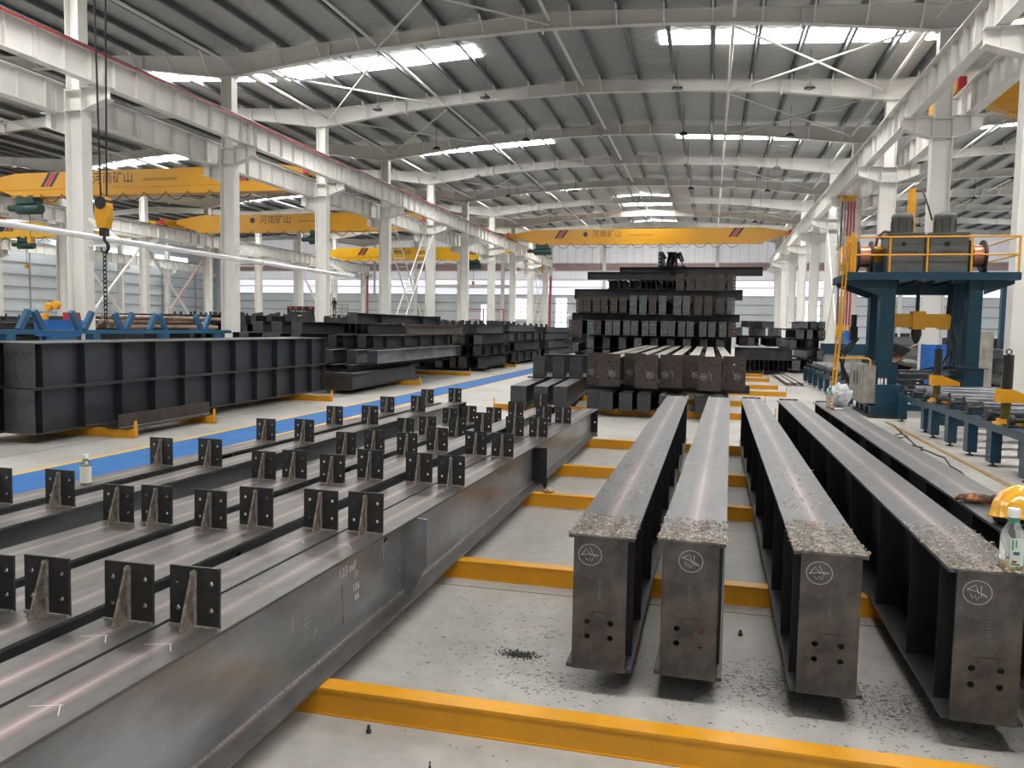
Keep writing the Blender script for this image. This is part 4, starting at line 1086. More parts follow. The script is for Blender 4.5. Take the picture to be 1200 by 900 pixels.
# three low beams with stub posts, left of the end plates ---------------------------
for i, (x, w) in enumerate(((-3.44, .3), (-3.03, .26), (-2.68, .26))):
    pbeam(['wide flat beam with a stub post, outermost beside the walkway', 'flat beam with a stub post between two others', 'flat beam with a stub post next to the plated beams'][i], 'flat beams carrying stub posts', (x, 14.4 + .1 * i, .115), 4.8, .4, w, .05, (w, .39, STEEL, 1, 1), ms=STEEL)
    t = thing('stub_post', ['short upright box post on the outermost flat beam', 'short upright box post on the middle flat beam', 'short upright box post on the innermost flat beam'][i], 'post', (x - .17, 17.0 + .15 * i, .517))
    MB().isec(.0, .0, 0, 0, 0, 0) if 0 else None
    MB().box(-.13, .13, -.008, .008, 0, .46).build('front_flange', STEEL, t); MB().box(-.13, .13, .25, .266, 0, .46).build('rear_flange', STEEL, t)
    MB().box(-.005, .005, .008, .25, 0, .46).build('web', STEELD, t)
    MB().box(-.12, .12, .0, .25, .36, .372).build('rib', STEELD, t)
    MB().plate(.42, .03, .14, [-.15, -.05, .05, .15], [.015], .008, y0=-.18, z0=0, seg=8).build('foot_plate', STEELD, t)
for i, z in enumerate((.0, .48)):
    t = pbeam(['lower', 'upper'][i] + ' short girder lying across beside the tall stack', 'short girders across the stack', (-4.0, 19.6, z), 1.25, .47, .25, -PI / 2, (.25, .47, STEEL, 1, 1), True, 3)

# piles along the left of the walkway ------------------------------------------------
def pile(name, xr_, y, L, levels, group, seed, skew=0., mats=(STEELB, STEELD, STEEL), plates=.5, cleat=.3, step=.3, z0=.12, mass=None, cat='beam'):
    """courses of beams with spacer bars between; mass = label of one heap of kind stuff when too far to pick apart"""
    q = random.Random(seed); z = z0; big = MB()
    for lv, h_ in enumerate(levels):
        x = xr_[1] - .14 - q.uniform(0, .1) * lv; hb_ = round(h_ - .07, 2)
        if lv or z0 < .2:
            for e, yy in enumerate((.5, .62 * L)):
                if mass: big.box(xr_[0], xr_[1], y + yy, y + yy + .09, z - (.06 if lv else z0), z)
                else:
                    tag(MB().box(xr_[0] - .25, xr_[1], 0, .09, 0, .06 if lv else z0).build('dunnage_bar', STEELD, None, (0, y + yy, z - (.06 if lv else z0))), ('near ' if e == 0 else 'far ') + 'spacer bar under ' + (name % ORDN[lv]).replace('dark beam, ', 'the '), 'spacer bar', 'spacer bars, ' + group)
        nn = 0
        while x > xr_[0]:
            b_ = q.choice((.2, .24, .28)); m = q.choice(mats); yy = y + q.uniform(-.25, .3); ll = round(L * q.choice((.8, .9, 1.)), 1)
            pm_ = q.choice((RUSTY, PLATEG, STEEL)); has = q.random() < plates; cl_ = 5 if (lv == len(levels) - 1 and q.random() < cleat) else 0
            if mass:
                big.isec(hb_, b_, .014, .012, yy, yy + ll, x, z)
                if has: big.box(x - b_ / 2, x + b_ / 2, yy - .014, yy, z, z + hb_)
                for k in range(cl_): big.box(x - .08, x + .08, yy + ll * (k + .5) / 5, yy + ll * (k + .5) / 5 + .01, z + hb_, z + hb_ + .18)
            else:
                pbeam((name % ORDN[lv]) + ', ' + ORDN[min(nn, 18)] + ' from walkway side', group, (x, yy, z), ll, hb_, b_, skew, (b_ + .02, hb_ - .01, pm_, 2, 2) if has else None, False, q.choice((0, 0, 4)), m, 'beam', cl_)
            x -= b_ + q.uniform(.07, max(.1, step)); nn += 1
        z += hb_ + .06
    if mass: tag(big.build('beam_heap', STEELB), mass, 'beams', None, 'stuff')
# nearest pile: brown plate ends at floor level
for i, x in enumerate((-7.93, -8.1, -8.27, -8.44, -8.75, -9.1, -9.45, -9.8)):
    pbeam('floor level beam with brown end plate, near end of walkway pile, %s from walkway' % NUM[i], 'brown plated beams of the walkway pile', (x - .04, 16.7 + .02 * i, .115), 4.8, .36, .15, .05, (.16, .4, RUSTY, 2, 2), ms=STEELB)
for i, (x, y) in enumerate(((-7.98, 18.0), (-8.53, 18.0), (-9.1, 17.9), (-9.75, 18.1))):
    pbeam('box ended beam in the second layer of the walkway pile, %s from walkway' % NUM[i], 'box ended beams of the walkway pile', (x, y, .66), 7.2, .32, .26, .03, (.25, .31, STEELB, 1, 1), ms=STEELW if i < 2 else STEELB)
for i in range(4):
    pbeam('flat dark spacer beam between layers of the walkway pile, %s from walkway' % NUM[i], 'spacer beams of the walkway pile', (-8.3 - i * .45, 17.3 + .1 * i, .50 - .005), 8.0, .15, .2, .03, None, ms=STEELD)
for i in range(4):
    pbeam('dark deep beam in the third layer of the walkway pile, %s from walkway' % NUM[i], 'third layer of the walkway pile', (-8.35 - i * .42, 18.9 + .2 * (i % 2), 1.0), 6.6, .34, .24, .02, (.24, .33, STEELD, 1, 1) if i % 2 else None, False, 5, STEELD)
pbeam('grey beam with orange rusted flanges lying on top of the walkway pile', None, (-8.55, 21.7, 1.345), 5.0, .28, .24, -.02, None, ms=mat('grey_web_rusty', (.17, .165, .16), rough=.5, metal=.2, col2=(.12, .10, .085), scale=2))
t = [o for o in COL.objects if o.get('label', '').startswith('grey beam with orange')][0]
MB().box(-.122, .122, 0, 5, -.001, .016).build('rusty_flange', ORUST, t); MB().box(-.122, .122, 0, 5, .264, .281).build('rusty_flange', ORUST, t)
pbeam('long grey beam crowning the walkway pile, with skewed end plates', None, (-9.55, 20.2, 1.66), 6.2, .27, .3, -.04, (.3, .3, STEEL, 2, 2), True, 2, STEELB)
for i in range(5):
    pbeam('dark I-beam end in the short row atop the walkway pile, %s from walkway' % NUM[i], 'cross row on the walkway pile', (-9.0 - i * .2, 20.0 + .04 * i, 1.36), 5.4, .28, .14, .03, None, ms=STEELD)
for i in range(3):
    pbeam('cleated box ended beam on the back of the walkway pile, %s from walkway' % NUM[i], 'cleated beams on the back of the walkway pile', (-10.35 - i * .75, 18.6 + .3 * i, 1.36), 7.0, .30, .3, .02, (.3, .3, STEEL, 1, 1), False, 0, STEELB, cleats=6)
# support course under the back of the near pile
pile('dark beam, %s layer at the back of the walkway pile', (-12.3, -10.1), 18.2, 7.5, (.66, .66), 'back of the walkway pile', 4, plates=.6, cleat=0)
pile('dark beam, %s layer of the middle walkway pile', (-12.2, -7.9), 27.2, 5.2, (.46, .42, .40, .36), 'middle walkway pile', 21, skew=.03)
pile('dark beam, %s layer of the pile by the lattice brace', (-12.5, -8.1), 33.4, 6.0, (.48, .44, .42, .36), 'walkway pile by the lattice brace', 22, skew=-.02)
pile('dark beam in the %s layer of the far walkway pile', (-14.5, -8.0), 40.5, 9.0, (.45, .45, .4, .35), 'far walkway pile', 23, mass='courses of dark beams in the far pile along the walkway')
pile('dark beam, %s layer of pile between walkway and stack', (-6.2, -2.6), 35.6, 8.0, (.45, .45, .4), 'pile between walkway and tall stack', 24, step=.5)
pile('dark beam in the %s layer of the last pile before the back wall', (-15, -3.5), 52.0, 9.0, (.5, .5, .45), 'last pile before the back wall', 25, step=.6, mass='courses of dark beams far off before the back wall')
# right of the tall stack
for i in range(11):
    pbeam('thin dark I-beam, floor row behind the tall stack, %s from its gantry end' % ORDN[10 - i], 'floor row behind the tall stack', (1.15 + i * .17, 31.0, .12), 6.0, .45, .13, 0, None, ms=STEELB)
crossbeam(.95, 2.98, 31.25, .572, .44, 'pale edged channel lying across the floor row behind the tall stack', STEEL, .3)
pile('dark beam, %s layer beside the tall stack, gantry side', (1.0, 2.7), 31.8, 5.0, (.40, .40), 'beams beside the tall stack', 26, z0=1.05, plates=.9, cleat=0)
for i in range(5):
    t = pbeam('slanting grey channel atop the pile beside the tall stack, %s from the stack' % NUM[i], 'slanting channels beside the tall stack', (1.15 + i * .19, 31.6, 1.775), 2.4, .24, .1, -.25, None, ms=STEEL)
pile('dark beam, %s layer of the pile by far conveyor', (3.2, 4.4), 33.0, 6.0, (.45, .42, .4, .42, .35), 'pile by the far roller conveyor', 27, plates=.8, cleat=.0)
for i in range(3):
    pbeam('bright flat bar on the floor by the far conveyor, %s from the stack' % NUM[i], 'flat bars by the far conveyor', (2.35 + i * .2, 25.0, .0), 5.0, .1, .14, -.0, None, ms=FLGT)

# left bay: racks, pipes, piles -------------------------------------------------
t = thing('pipe_rack', 'blue pipe rack with V shaped arms behind the stacked girders', 'rack', (-12.5, 11.6, 0))
MB().box(-.1, .1, 0, 7.2, 1.32, 1.40).build('base_beam', BLUEV, t)
for yy in (.3, 2.4, 4.6, 6.8): MB().box(-.1, .1, yy - .1, yy + .1, 0, 1.32).build('leg', BLUEV, t)
for yy, up in ((.85, 0), (2.1, 1), (3.3, 1), (4.4, 0), (6.1, 1)):
    for s in (-1, 1):
        a, b_ = ((0, yy + s * .06, 1.40), (0, yy + s * .28, 1.77)) if up else ((0, yy + s * .28, 1.40), (0, yy + s * .06, 1.77))
        MB().bar(a, b_, .10, .10).build('v_arm', BLUEV, t)
t = thing('blue_tank', 'bright blue sheet metal trough behind the pipe rack', 'trough', (-15.8, 16.0, 0))
MB().prism([(-.15, 1.2), (.15, 1.2), (.2, 1.6), (-.2, 1.6)], 0, 1.15).build('trough', BLUEB, t)
for x in (-.1, .1): MB().box(x - .04, x + .04, .1, 1.0, 0, 1.2).build('leg', BLUEV, t)
t = thing('red_cabinet', 'small dark red cabinet on a stand behind the blue trough', 'cabinet', (-16.65, 17.75, 0))
MB().box(-.14, .14, 0, .3, 1.2, 1.8).build('body', RED, t); MB().box(-.12, .12, -.02, 0, 1.24, 1.76).build('door', RED, t); MB().box(-.05, .05, .1, .2, 0, 1.2).build('stand', STEELD, t)
t = thing('cable_reel', 'orange reel hoists mounted on a dark stand beside the red cabinet', 'reel', (-17.4, 18.2, 0))
MB().box(-.5, .5, -.1, .3, 0, 1.7).build('stand', STEELD, t)
for x, z in ((-.15, 1.95), (.1, 2.0), (-.3, 1.66)): MB().lathe([(.08, -.05), (.12, -.04), (.12, .04), (.08, .05)], 14, (x, -.12, z), 'Y').build('reel', YEL, t)
PIPE1 = mat('galv_pipe', (.33, .32, .31), rough=.35, metal=.6, var=.2, scale=3); PIPE2 = mat('rusty_pipe', (.30, .20, .14), rough=.5, metal=.4, var=.3, scale=3)
q = random.Random(9)
for i in range(26):
    r = q.choice((.05, .06, .07)); y = 21.8 + q.uniform(0, 1.0); x = -19.2 - (i % 9) * .16 + q.uniform(-.03, .03); z = 1.415 + (i // 9) * .16
    o = MB().tube([(0, 0, 0), (0, q.uniform(5, 6.6), 0)], r, 8).build('steel_pipe', PIPE1 if i % 3 else PIPE2, None, (x, y, z), (0, 0, (-.06, .05, -.02)[i // 9] + q.uniform(-.004, .004)))
    tag(o, 'grey pipe in the heaped bundle beyond the pipe rack' if i % 3 else 'rust brown pipe in the heaped bundle beyond the pipe rack', 'pipe', 'heaped pipe bundle')
for k, y in enumerate((22.6, 26.0)):
    tag(MB().box(-20.9, -18.9, y, y + .2, 0, 1.34).build('pipe_trestle', STEELD), ['near', 'far'][k] + ' dark trestle carrying the heaped pipe bundle', 'trestle')
pile('dark beam in the %s layer of the long left bay stack', (-26, -18.8), 34.5, 9, (.5, .5, .5, .45), 'long left bay stack', 31, step=.35, mass='long courses of dark cleated beams behind the heaped pipe bundle')
pile('dark beam in the %s layer of the left bay stack behind the red cabinet', (-27, -21.5), 18.5, 9, (.5, .5, .45), 'left bay stack behind the cabinet', 32, step=.5, mass='courses of dark beams behind the red cabinet in the left bay')
pile('dark beam in the %s layer of the far left bay stack', (-36, -27), 42, 10, (.55, .55, .5, .45), 'far left bay stack', 33, step=.8, mass='courses of dark beams beyond the far columns of the left bay')
pile('dark beam in the %s layer of the left bay stack under the ochre crane', (-36, -28), 26, 9, (.5, .5, .5), 'left bay stack under the crane', 34, step=.7, mass='courses of dark beams under the ochre crane')
pile('dark beam in the %s layer of the stack beside the window wall', (-56, -46), 44, 10, (.6, .6, .55), 'stack beside the window wall', 35, step=1.2, mass='courses of dark beams beside the left window wall')
pile('dark beam in the %s layer of the deep left bay stack', (-31, -20), 56, 9, (.55, .55, .5, .4), 'deep left bay stack', 36, step=1.0, mass='courses of dark beams deep in the left bay before the sign board')
for i in range(4):
    pbeam('bright silver edged beam in the low row beside the blue trough', 'silver edged row', (-13.6 - i * .4, 9.5, 1.05 + .0 * i), 3.2, .3, .3, 0, None, ms=FLGT)
tag(MB().box(-15.2, -13.3, 9.8, 12.4, 0, 1.045).build('trestle_block', STEELD), 'dark trestle block under the silver edged row', 'trestle')

# worker on a raised platform, and the sign board --------------------------------------
t = thing('work_platform', 'grey railed work platform far off in the left bay', 'platform', (-37.1, 75, 0))
MB().box(-1.6, 1.6, -.9, .9, 2.48, 2.56).build('deck', GREYM, t)
for x in (-1.5, 1.5):
    for y in (-.8, .8): MB().box(x - .06, x + .06, y - .06, y + .06, 0, 2.48).build('leg', GREYM, t)
for x in (.2, .85, 1.5): MB().box(x - .03, x + .03, -.85, -.8, 2.56, 3.6).build('rail_post', GREYB, t)
for z in (2.9, 3.25, 3.6): MB().box(.2, 1.5, -.85, -.8, z - .03, z + .03).build('rail', GREYB, t)
def person():
    t = thing('person', 'person in dark work clothes standing on the raised platform', 'person', (-37.45, 74.9, 2.56))
    J = {'pelvis': (0, 0, .98), 'chest': (0, .02, 1.32), 'neck': (0, .0, 1.5), 'head': (0, -.03, 1.6), 'top': (0, -.02, 1.74),
         'shl': (-.19, 0, 1.44), 'ell': (-.25, -.03, 1.16), 'wrl': (-.2, -.2, 1.02), 'hal': (-.17, -.28, 1.0),
         'shr': (.19, 0, 1.44), 'elr': (.25, -.03, 1.16), 'wrr': (.2, -.2, 1.02), 'har': (.17, -.28, 1.0),
         'hil': (-.1, 0, .92), 'knl': (-.11, -.02, .5), 'anl': (-.11, .03, .08), 'tol': (-.12, -.14, .03),
         'hir': (.1, 0, .92), 'knr': (.12, -.03, .5), 'anr': (.13, .03, .08), 'tor': (.14, -.14, .03)}
    Rr = {'pelvis': .16, 'chest': .17, 'neck': .065, 'head': .1, 'top': .085, 'shl': .075, 'ell': .05, 'wrl': .038, 'hal': .035, 'shr': .075, 'elr': .05, 'wrr': .038, 'har': .035,
          'hil': .1, 'knl': .07, 'anl': .05, 'tol': .04, 'hir': .1, 'knr': .07, 'anr': .05, 'tor': .04}
    E_ = [('pelvis', 'chest'), ('chest', 'neck'), ('neck', 'head'), ('head', 'top'), ('chest', 'shl'), ('shl', 'ell'), ('ell', 'wrl'), ('wrl', 'hal'), ('chest', 'shr'), ('shr', 'elr'), ('elr', 'wrr'), ('wrr', 'har'),
          ('pelvis', 'hil'), ('hil', 'knl'), ('knl', 'anl'), ('anl', 'tol'), ('pelvis', 'hir'), ('hir', 'knr'), ('knr', 'anr'), ('anr', 'tor')]
    ks = list(J); me = bpy.data.meshes.new('body'); me.from_pydata([J[k] for k in ks], [(ks.index(a), ks.index(b_)) for a, b_ in E_], [])
    o = put('body', me, t); me.materials.append(mat('dark_clothes', (.015, .017, .022), rough=.8))
    sk = o.modifiers.new('skin', 'SKIN')
    for i, k in enumerate(ks):
        r_ = Rr[k]; me.skin_vertices[0].data[i].radius = (r_, r_ * (.72 if k in ('pelvis', 'chest') else 1))
    me.skin_vertices[0].data[0].use_root = True
    sb = o.modifiers.new('sub', 'SUBSURF'); sb.levels = 1; sb.render_levels = 2
    MB().lathe([(.105, 1.62), (.11, 1.68), (.085, 1.76), (.02, 1.79)], 12, (0, -.02, 0)).build('hair', BLACK, t)
    sk_ = mat('skin', (.42, .27, .20), rough=.6)
    fc = MB().lathe([(.03, 1.53), (.075, 1.57), (.085, 1.63), (.07, 1.68)], 12, (0, -.06, 0)); fc.build('face', sk_, t)
    for s in (-1, 1):
        hd = MB().tube([(s * .185, -.235, 1.01), (s * .172, -.29, .995)], [.04, .036], 6)
        for f_ in range(4): hd.tube([(s * .172 + (f_ - 1.5) * .016, -.285, .995), (s * .17 + (f_ - 1.5) * .016, -.33, .98), (s * .168 + (f_ - 1.5) * .016, -.345, .955)], [.01, .009, .006], 5)
        hd.tube([(s * .155, -.24, 1.0), (s * .13, -.28, .99), (s * .125, -.3, .97)], [.011, .01, .007], 5)
        hd.build('hand', sk_, t)
    return t
person()
t = thing('sign_board', 'dark board with red lamps and pale characters beyond the beam pile', 'sign', (-34.3, 60, 0))
MB().box(0, 2.4, 0, .2, 1.72, 3.05).build('board', BLACK, t)
for x in (.3, 2.1): MB().box(x - .06, x + .06, .06, .14, 0, 1.72).build('post', STEELD, t)
for x in (.3, .8, 1.45, 2.15): MB().box(x - .12, x + .12, -.03, 0, 2.86, 2.98).build('red_lamp', mat('red_lamp', (.8, .06, .05), rough=.4), t)
q = random.Random(4)
for k in range(8):
    mm = MB(); x = .3 + k * .24
    for _ in range(4): mm.box(x + q.uniform(0, .1), x + q.uniform(.11, .17), -.02, 0, 2.55 + q.uniform(0, .1), 2.55 + q.uniform(.11, .2))
    mm.build('character', WCAP, t)
for x0, z0, w, hh, m in ((1.0, 1.85, .18, .5, WCAP), (1.35, 1.8, .3, .6, mat('poster_red', (.7, .1, .07), rough=.5)), (1.2, 2.25, .5, .12, YEL), (.2, 2.1, .25, .2, ORUST)): MB().box(x0, x0 + w, -.015, 0, z0, z0 + hh).build('poster', m, t)

# ================================================================== GANTRY WELDER AND CONVEYORS
def gantry():
    t = thing('gantry_welder', 'blue gantry welding machine with grey drive boxes and yellow railing', 'machine', (3.0, 16.25, 0))
    X = lambda x: x - 3.0
    Yc = lambda y: y - 16.25
    def B(nm, m, x0, x1, y0, y1, z0, z1, par=None): return MB().box(X(x0), X(x1), Yc(y0), Yc(y1), z0, z1).build(nm, m, par or t)
    B('base', STEELD, 3.0, 3.66, 16.25, 18.1, 0, .05); B('base', BLUE, 3.06, 3.62, 16.3, 18.05, .05, .2); 
    for k in range(4): B('base_rib', BLUE, 3.02, 3.06, 16.3 + k * .5, 16.33 + k * .5, .05, .2)
    B('base_flange', BLUE, 3.0, 3.66, 16.25, 18.1, .2, .225)
    B('side_box', BLUE, 3.12, 3.55, 16.3, 16.75, .225, .64); B('upper_box', BLUE, 3.1, 3.5, 16.5, 17.9, .64, 1.07)
    B('core', BLUE, 3.2, 3.6, 16.75, 18.0, .225, .64)
    cab = B('control_cabinet', GREYB, 2.9, 3.12, 16.45, 17.95, .26, 1.0)
    B('cabinet_door', GREYB, 2.885, 2.9, 16.5, 17.15, .3, .96, cab); B('cabinet_door', GREYB, 2.885, 2.9, 17.2, 17.9, .3, .96, cab)
    for y in (16.95, 17.3): B('vent', STEELD, 2.88, 2.886, y, y + .1, .6, .85, cab)
    for y in (16.45, 17.45):
        B('column', BLUE, 3.14, 3.4, y, y + .3, .64 if y < 17 else .3, 2.62)
    B('pedestal', BLUE, 4.62, 5.02, 16.4, 17.95, .0, .1); B('pedestal', BLUE, 4.66, 4.98, 16.45, 17.9, .1, .98); B('pedestal_top', BLUE, 4.6, 5.04, 16.38, 17.97, .98, 1.0)
    for y in (16.5, 17.5): B('column', BLUE, 4.67, 4.9, y, y + .28, 1.0, 2.62)
    B('cross_tie', BLUE, 3.4, 4.67, 17.55, 17.75, 2.4, 2.62)
    # platform with tapered brackets
    pf = B('platform', BLUE, 2.5, 5.42, 16.2, 18.2, 2.62, 2.76)
    for x0, x1, s in ((2.52, 3.14, 0), (4.9, 5.4, 1)):
        for y in (16.45, 17.7):
            poly = [(X(x0), 2.62), (X(x1), 2.62), (X(x1), 2.32), (X(x0), 2.56)] if s == 0 else [(X(x0), 2.62), (X(x1), 2.62), (X(x1), 2.56), (X(x0), 2.36)]
            MB().prism(poly, Yc(y), Yc(y + .02)).build('bracket', BLUE, t)
    for k in range(4): B('platform_rib', BLUE, 3.4 + k * .3, 3.42 + k * .3, 16.25, 18.15, 2.56, 2.62)
    # railing
    rl = lambda a, b_, par=t, r=.017: MB().tube([(X(a[0]), Yc(a[1]), a[2]), (X(b_[0]), Yc(b_[1]), b_[2])], r, 6).build('rail', YEL, par)
    for z in (3.08, 3.41):
        rl((2.62, 16.24, z), (5.38, 16.24, z)); rl((2.62, 18.16, z), (5.38, 18.16, z)); rl((5.38, 16.24, z), (5.38, 18.16, z))
    for y in (16.24, 18.16):
        for x in (2.62, 3.22, 3.86, 4.6, 5.38): MB().tube([(X(x), Yc(y), 2.76), (X(x), Yc(y), 3.41)], .02, 6).build('rail_post', YEL, t)
    for y in (16.24, 16.8): B('gate_post', YEL, 2.54, 2.6, y, y + .06, 2.76, 3.5)
    # access ladder on the walkway side
    ld = MB()
    for y in (16.32, 16.72): ld.tube([(X(2.38), Yc(y), .55), (X(2.5), Yc(y), 2.9), (X(2.46), Yc(y), 3.2), (X(2.56), Yc(y), 3.4)], .02, 6)
    lo = ld.build('ladder_stile', YEL, t)
    for k in range(9):
        f_ = k / 8; MB().tube([(X(2.38 + .11 * f_), Yc(16.32), .65 + 2.1 * f_), (X(2.38 + .11 * f_), Yc(16.72), .65 + 2.1 * f_)], .013, 5).build('ladder_rung', YEL, t)
    MB().tube([(X(2.4), Yc(16.4), 1.13), (X(2.95), Yc(16.4), 1.13), (X(3.0), Yc(16.4), 1.1), (X(3.0), Yc(16.4), .98)], .02, 6).build('guard_bar', YEL, t)
    # drive boxes with motors
    for x0, x1, mx in ((3.22, 3.84, 3.52), (3.95, 4.6, 4.27)):
        bx = B('drive_box', GREYM, x0, x1, 16.45, 17.15, 2.76, 3.5)
        B('drive_cover', GREYM, x0 - .03, x1 + .01, 16.43, 17.17, 3.47, 3.51, bx)
        MB().lathe([(.045, -.004), (.045, .004)], 14, (X(mx - .03), Yc(16.448), 3.3), 'Y').build('port', BLACK, bx)
        put('lettering', cached('boxword', lambda: text_mesh('KCEBEMCEB', .075, DARKTXT)), bx, (X((x0 + x1) / 2), Yc(16.449), 3.15), (PI / 2, 0, 0))
        mo = MB().lathe([(.19, 3.51), (.19, 3.8), (.2, 3.81), (.2, 3.86), (.17, 3.91), (.05, 3.93)], 18, (X(mx), Yc(16.8), 0)).build('motor', GREYM, t)
        for k in range(9):
            a = 2 * PI * k / 9; MB().box(-.006, .006, -.006, .006, 3.55, 3.78).build('cooling_fin', BLACK, mo, (X(mx) + .195 * math.cos(a), Yc(16.8) + .195 * math.sin(a), 0))
    for x in (2.86, 4.82):
        s = MB().lathe([(.21, -.1), (.21, .1)], 20, (X(x), Yc(16.8), 3.1), 'X').build('wire_coil', COPPER, t)
        for e in (-.12, .12): MB().lathe([(.3, -.018), (.3, .018)], 22, (X(x + e), Yc(16.8), 3.1), 'X').build('spool_flange', STEELD, s)
        MB().prism([(Yc(16.65), 2.76), (Yc(16.95), 2.76), (Yc(16.82), 3.12), (Yc(16.78), 3.12)], X(x) + .16, X(x) + .18, 'X').build('spool_stand', STEELD, s)
    MB().lathe([(.14, 2.9), (.14, 3.2), (.17, 3.22), (.17, 3.28), (.05, 3.31)], 16, (X(3.1), Yc(17.0), 0)).build('flux_hopper', YEL, t)
    B('hopper_frame', BLUE, 2.98, 3.22, 16.85, 17.15, 2.76, 3.0)
    MB().tube([(X(3.1), Yc(17), 3.3), (X(3.13), Yc(17), 3.5), (X(3.25), Yc(17), 3.6), (X(3.4), Yc(17), 3.58)], .03, 8).build('flux_hose', mat('hose_red', (.12, .035, .03), rough=.5), t)
    MB().tube([(X(3.78), Yc(17.3), 2.76), (X(3.78), Yc(17.3), 4.46)], .075, 12).build('mast', YEL, t)
    MB().tube([(X(3.82), Yc(17.25), 4.42), (X(3.95), Yc(17.2), 4.4), (X(4.0), Yc(17.0), 4.1), (X(4.08), Yc(16.95), 3.8)], .018, 6).build('mast_cable', BLACK, t)
    # welding head beam
    hb_ = MB().prism([(X(3.4), 1.74), (X(4.22), 1.74), (X(4.3), 1.70), (X(4.42), 1.70), (X(4.45), 1.76), (X(4.45), 1.96), (X(4.42), 2.0), (X(3.4), 2.0)], Yc(16.75), Yc(16.95)).build('welding_beam', CRANE, t)
    B('beam_clamp', CRANE, 3.78, 4.0, 16.7, 17.0, 1.7, 2.05, hb_)
    MB().tube([(X(3.88), Yc(16.85), 2.05), (X(3.88), Yc(16.85), 2.62)], .035, 8).build('lift_rod', BLACK, hb_)
    MB().lathe([(.09, 1.7), (.1, 1.6), (.06, 1.48), (.02, 1.42)], 12, (X(3.88), Yc(16.85), 0)).build('nozzle', STEELD, hb_)
    for z in (1.78, 1.92): MB().lathe([(.035, -.01), (.035, .01)], 10, (X(4.4), Yc(16.745), z), 'Y').build('bolt', CRANE, hb_)
    # cables down the columns
    for k, (x0, x1) in enumerate(((4.62, 4.66), (4.58, 4.7), (4.55, 4.62))):
        MB().tube([(X(x0), Yc(17.3), 2.6), (X(x0 - .03), Yc(17.3), 2.0), (X(x1), Yc(17.2), 1.4), (X(x1 - .1 * k), Yc(17.1), 1.0), (X(4.2 - .2 * k), Yc(17.0), .85)], .02, 6).build('cable', BLACK, t)
    for k in range(3): MB().tube([(X(3.04), Yc(18.0 + .1 * k), 1.5), (X(2.8 - .08 * k), Yc(18.1), 1.15), (X(2.75), Yc(18.1), .75 + .1 * k), (X(2.95), Yc(18.1), .5)], .025, 6).build('cable', BLACK, t)
    # pressing rollers between the pedestals
    MB().tube([(X(3.62), Yc(17.0), .82), (X(4.64), Yc(17.0), .82)], .09, 12).build('press_roller', ROLLER, t)
    MB().tube([(X(3.62), Yc(16.7), .6), (X(4.64), Yc(16.7), .6)], .06, 10).build('press_roller', STEELD, t)
    B('weld_unit', STEELD, 2.88, 3.02, 18.0, 18.2, 1.45, 1.75); MB().tube([(X(2.95), Yc(18.1), 1.75), (X(2.95), Yc(18.1), 2.0)], .06, 8).build('weld_unit', BLACK, t)
    return t
gantry()
for i, x in enumerate((3.17, 3.22, 3.29)):
    t = thing('spray_can', ['first', 'second', 'third'][i] + ' small white spray can with red cap on the gantry base box, from the cabinet', 'spray can', (x, 16.4, .64), group='spray cans on the gantry base')
    MB().lathe([(.02, 0), (.02, .1), (.012, .115)], 10).build('can', WCAP, t); MB().lathe([(.014, .115), (.014, .14)], 10).build('cap', RED, t)

def conveyor(label, x0, x1, y0, y1, roll_y, legs, ztop=.54):
    t = thing('roller_conveyor', label, 'conveyor', (x0, y0, 0)); W_, L = x1 - x0, y1 - y0
    for x in (0, W_):
        sd = MB().box(x - .05, x + .05, 0, L, ztop - .1, ztop).build('side_rail', BLUE, t)
        for y in legs:
            lg = MB().box(x - .06, x + .06, y - y0 - .09, y - y0 + .09, .05, ztop - .1).build('leg', BLUE, t)
            MB().lathe([(.05, .0), (.05, .012), (.015, .014), (.015, .05)], 8, (x, y - y0, 0)).build('levelling_foot', STEELD, lg)
            MB().prism([(y - y0 + .09, ztop - .1), (y - y0 + .3, ztop - .1), (y - y0 + .09, ztop - .3)], x - .01, x + .01, 'X').build('corner_plate', BLUE, lg)
    for y in (legs[0], legs[-1]): MB().box(.05, W_ - .05, y - y0 - .05, y - y0 + .05, .2, .32).build('cross_member', BLUE, t)
    for y in roll_y:
        MB().tube([(.16, y - y0, ztop + .085), (W_ - .16, y - y0, ztop + .085)], .1, 16).build('roller', ROLLER, t)
        for x in (0, W_):
            bt = MB().lathe([(.055, -.03), (.07, -.02), (.07, .02), (.055, .03)], 12, (x + (.01 if x == 0 else -.01), y - y0, ztop + .075), 'X').box(x - .05, x + .05, y - y0 - .1, y - y0 + .1, ztop, ztop + .03).build('bearing', STEELD, t)
        MB().tube([(.0, y - y0, ztop + .08), (W_, y - y0, ztop + .08)], .03, 8).build('axle', STEELD, t)
    return t
conveyor('near roller conveyor with dark rollers, running into the gantry machine', 3.44, 5.35, 8.2, 13.8, (8.7, 9.5, 10.35, 11.1, 11.9, 12.7, 13.4), (8.6, 9.75, 10.85, 11.75, 12.65, 13.55))
conveyor('short roller table between the near conveyor and the gantry machine', 3.5, 5.25, 14.05, 16.1, (14.4, 15.1, 15.8), (14.25, 15.9), .5)
conveyor('far roller conveyor running out behind the gantry machine', 3.05, 4.6, 18.6, 27.5, (19.2, 20.0, 20.9, 21.8, 22.8, 23.8, 24.8, 25.8, 26.8), (18.8, 20.0, 21.2, 22.4, 23.6, 24.8, 26.0, 27.2), .5)
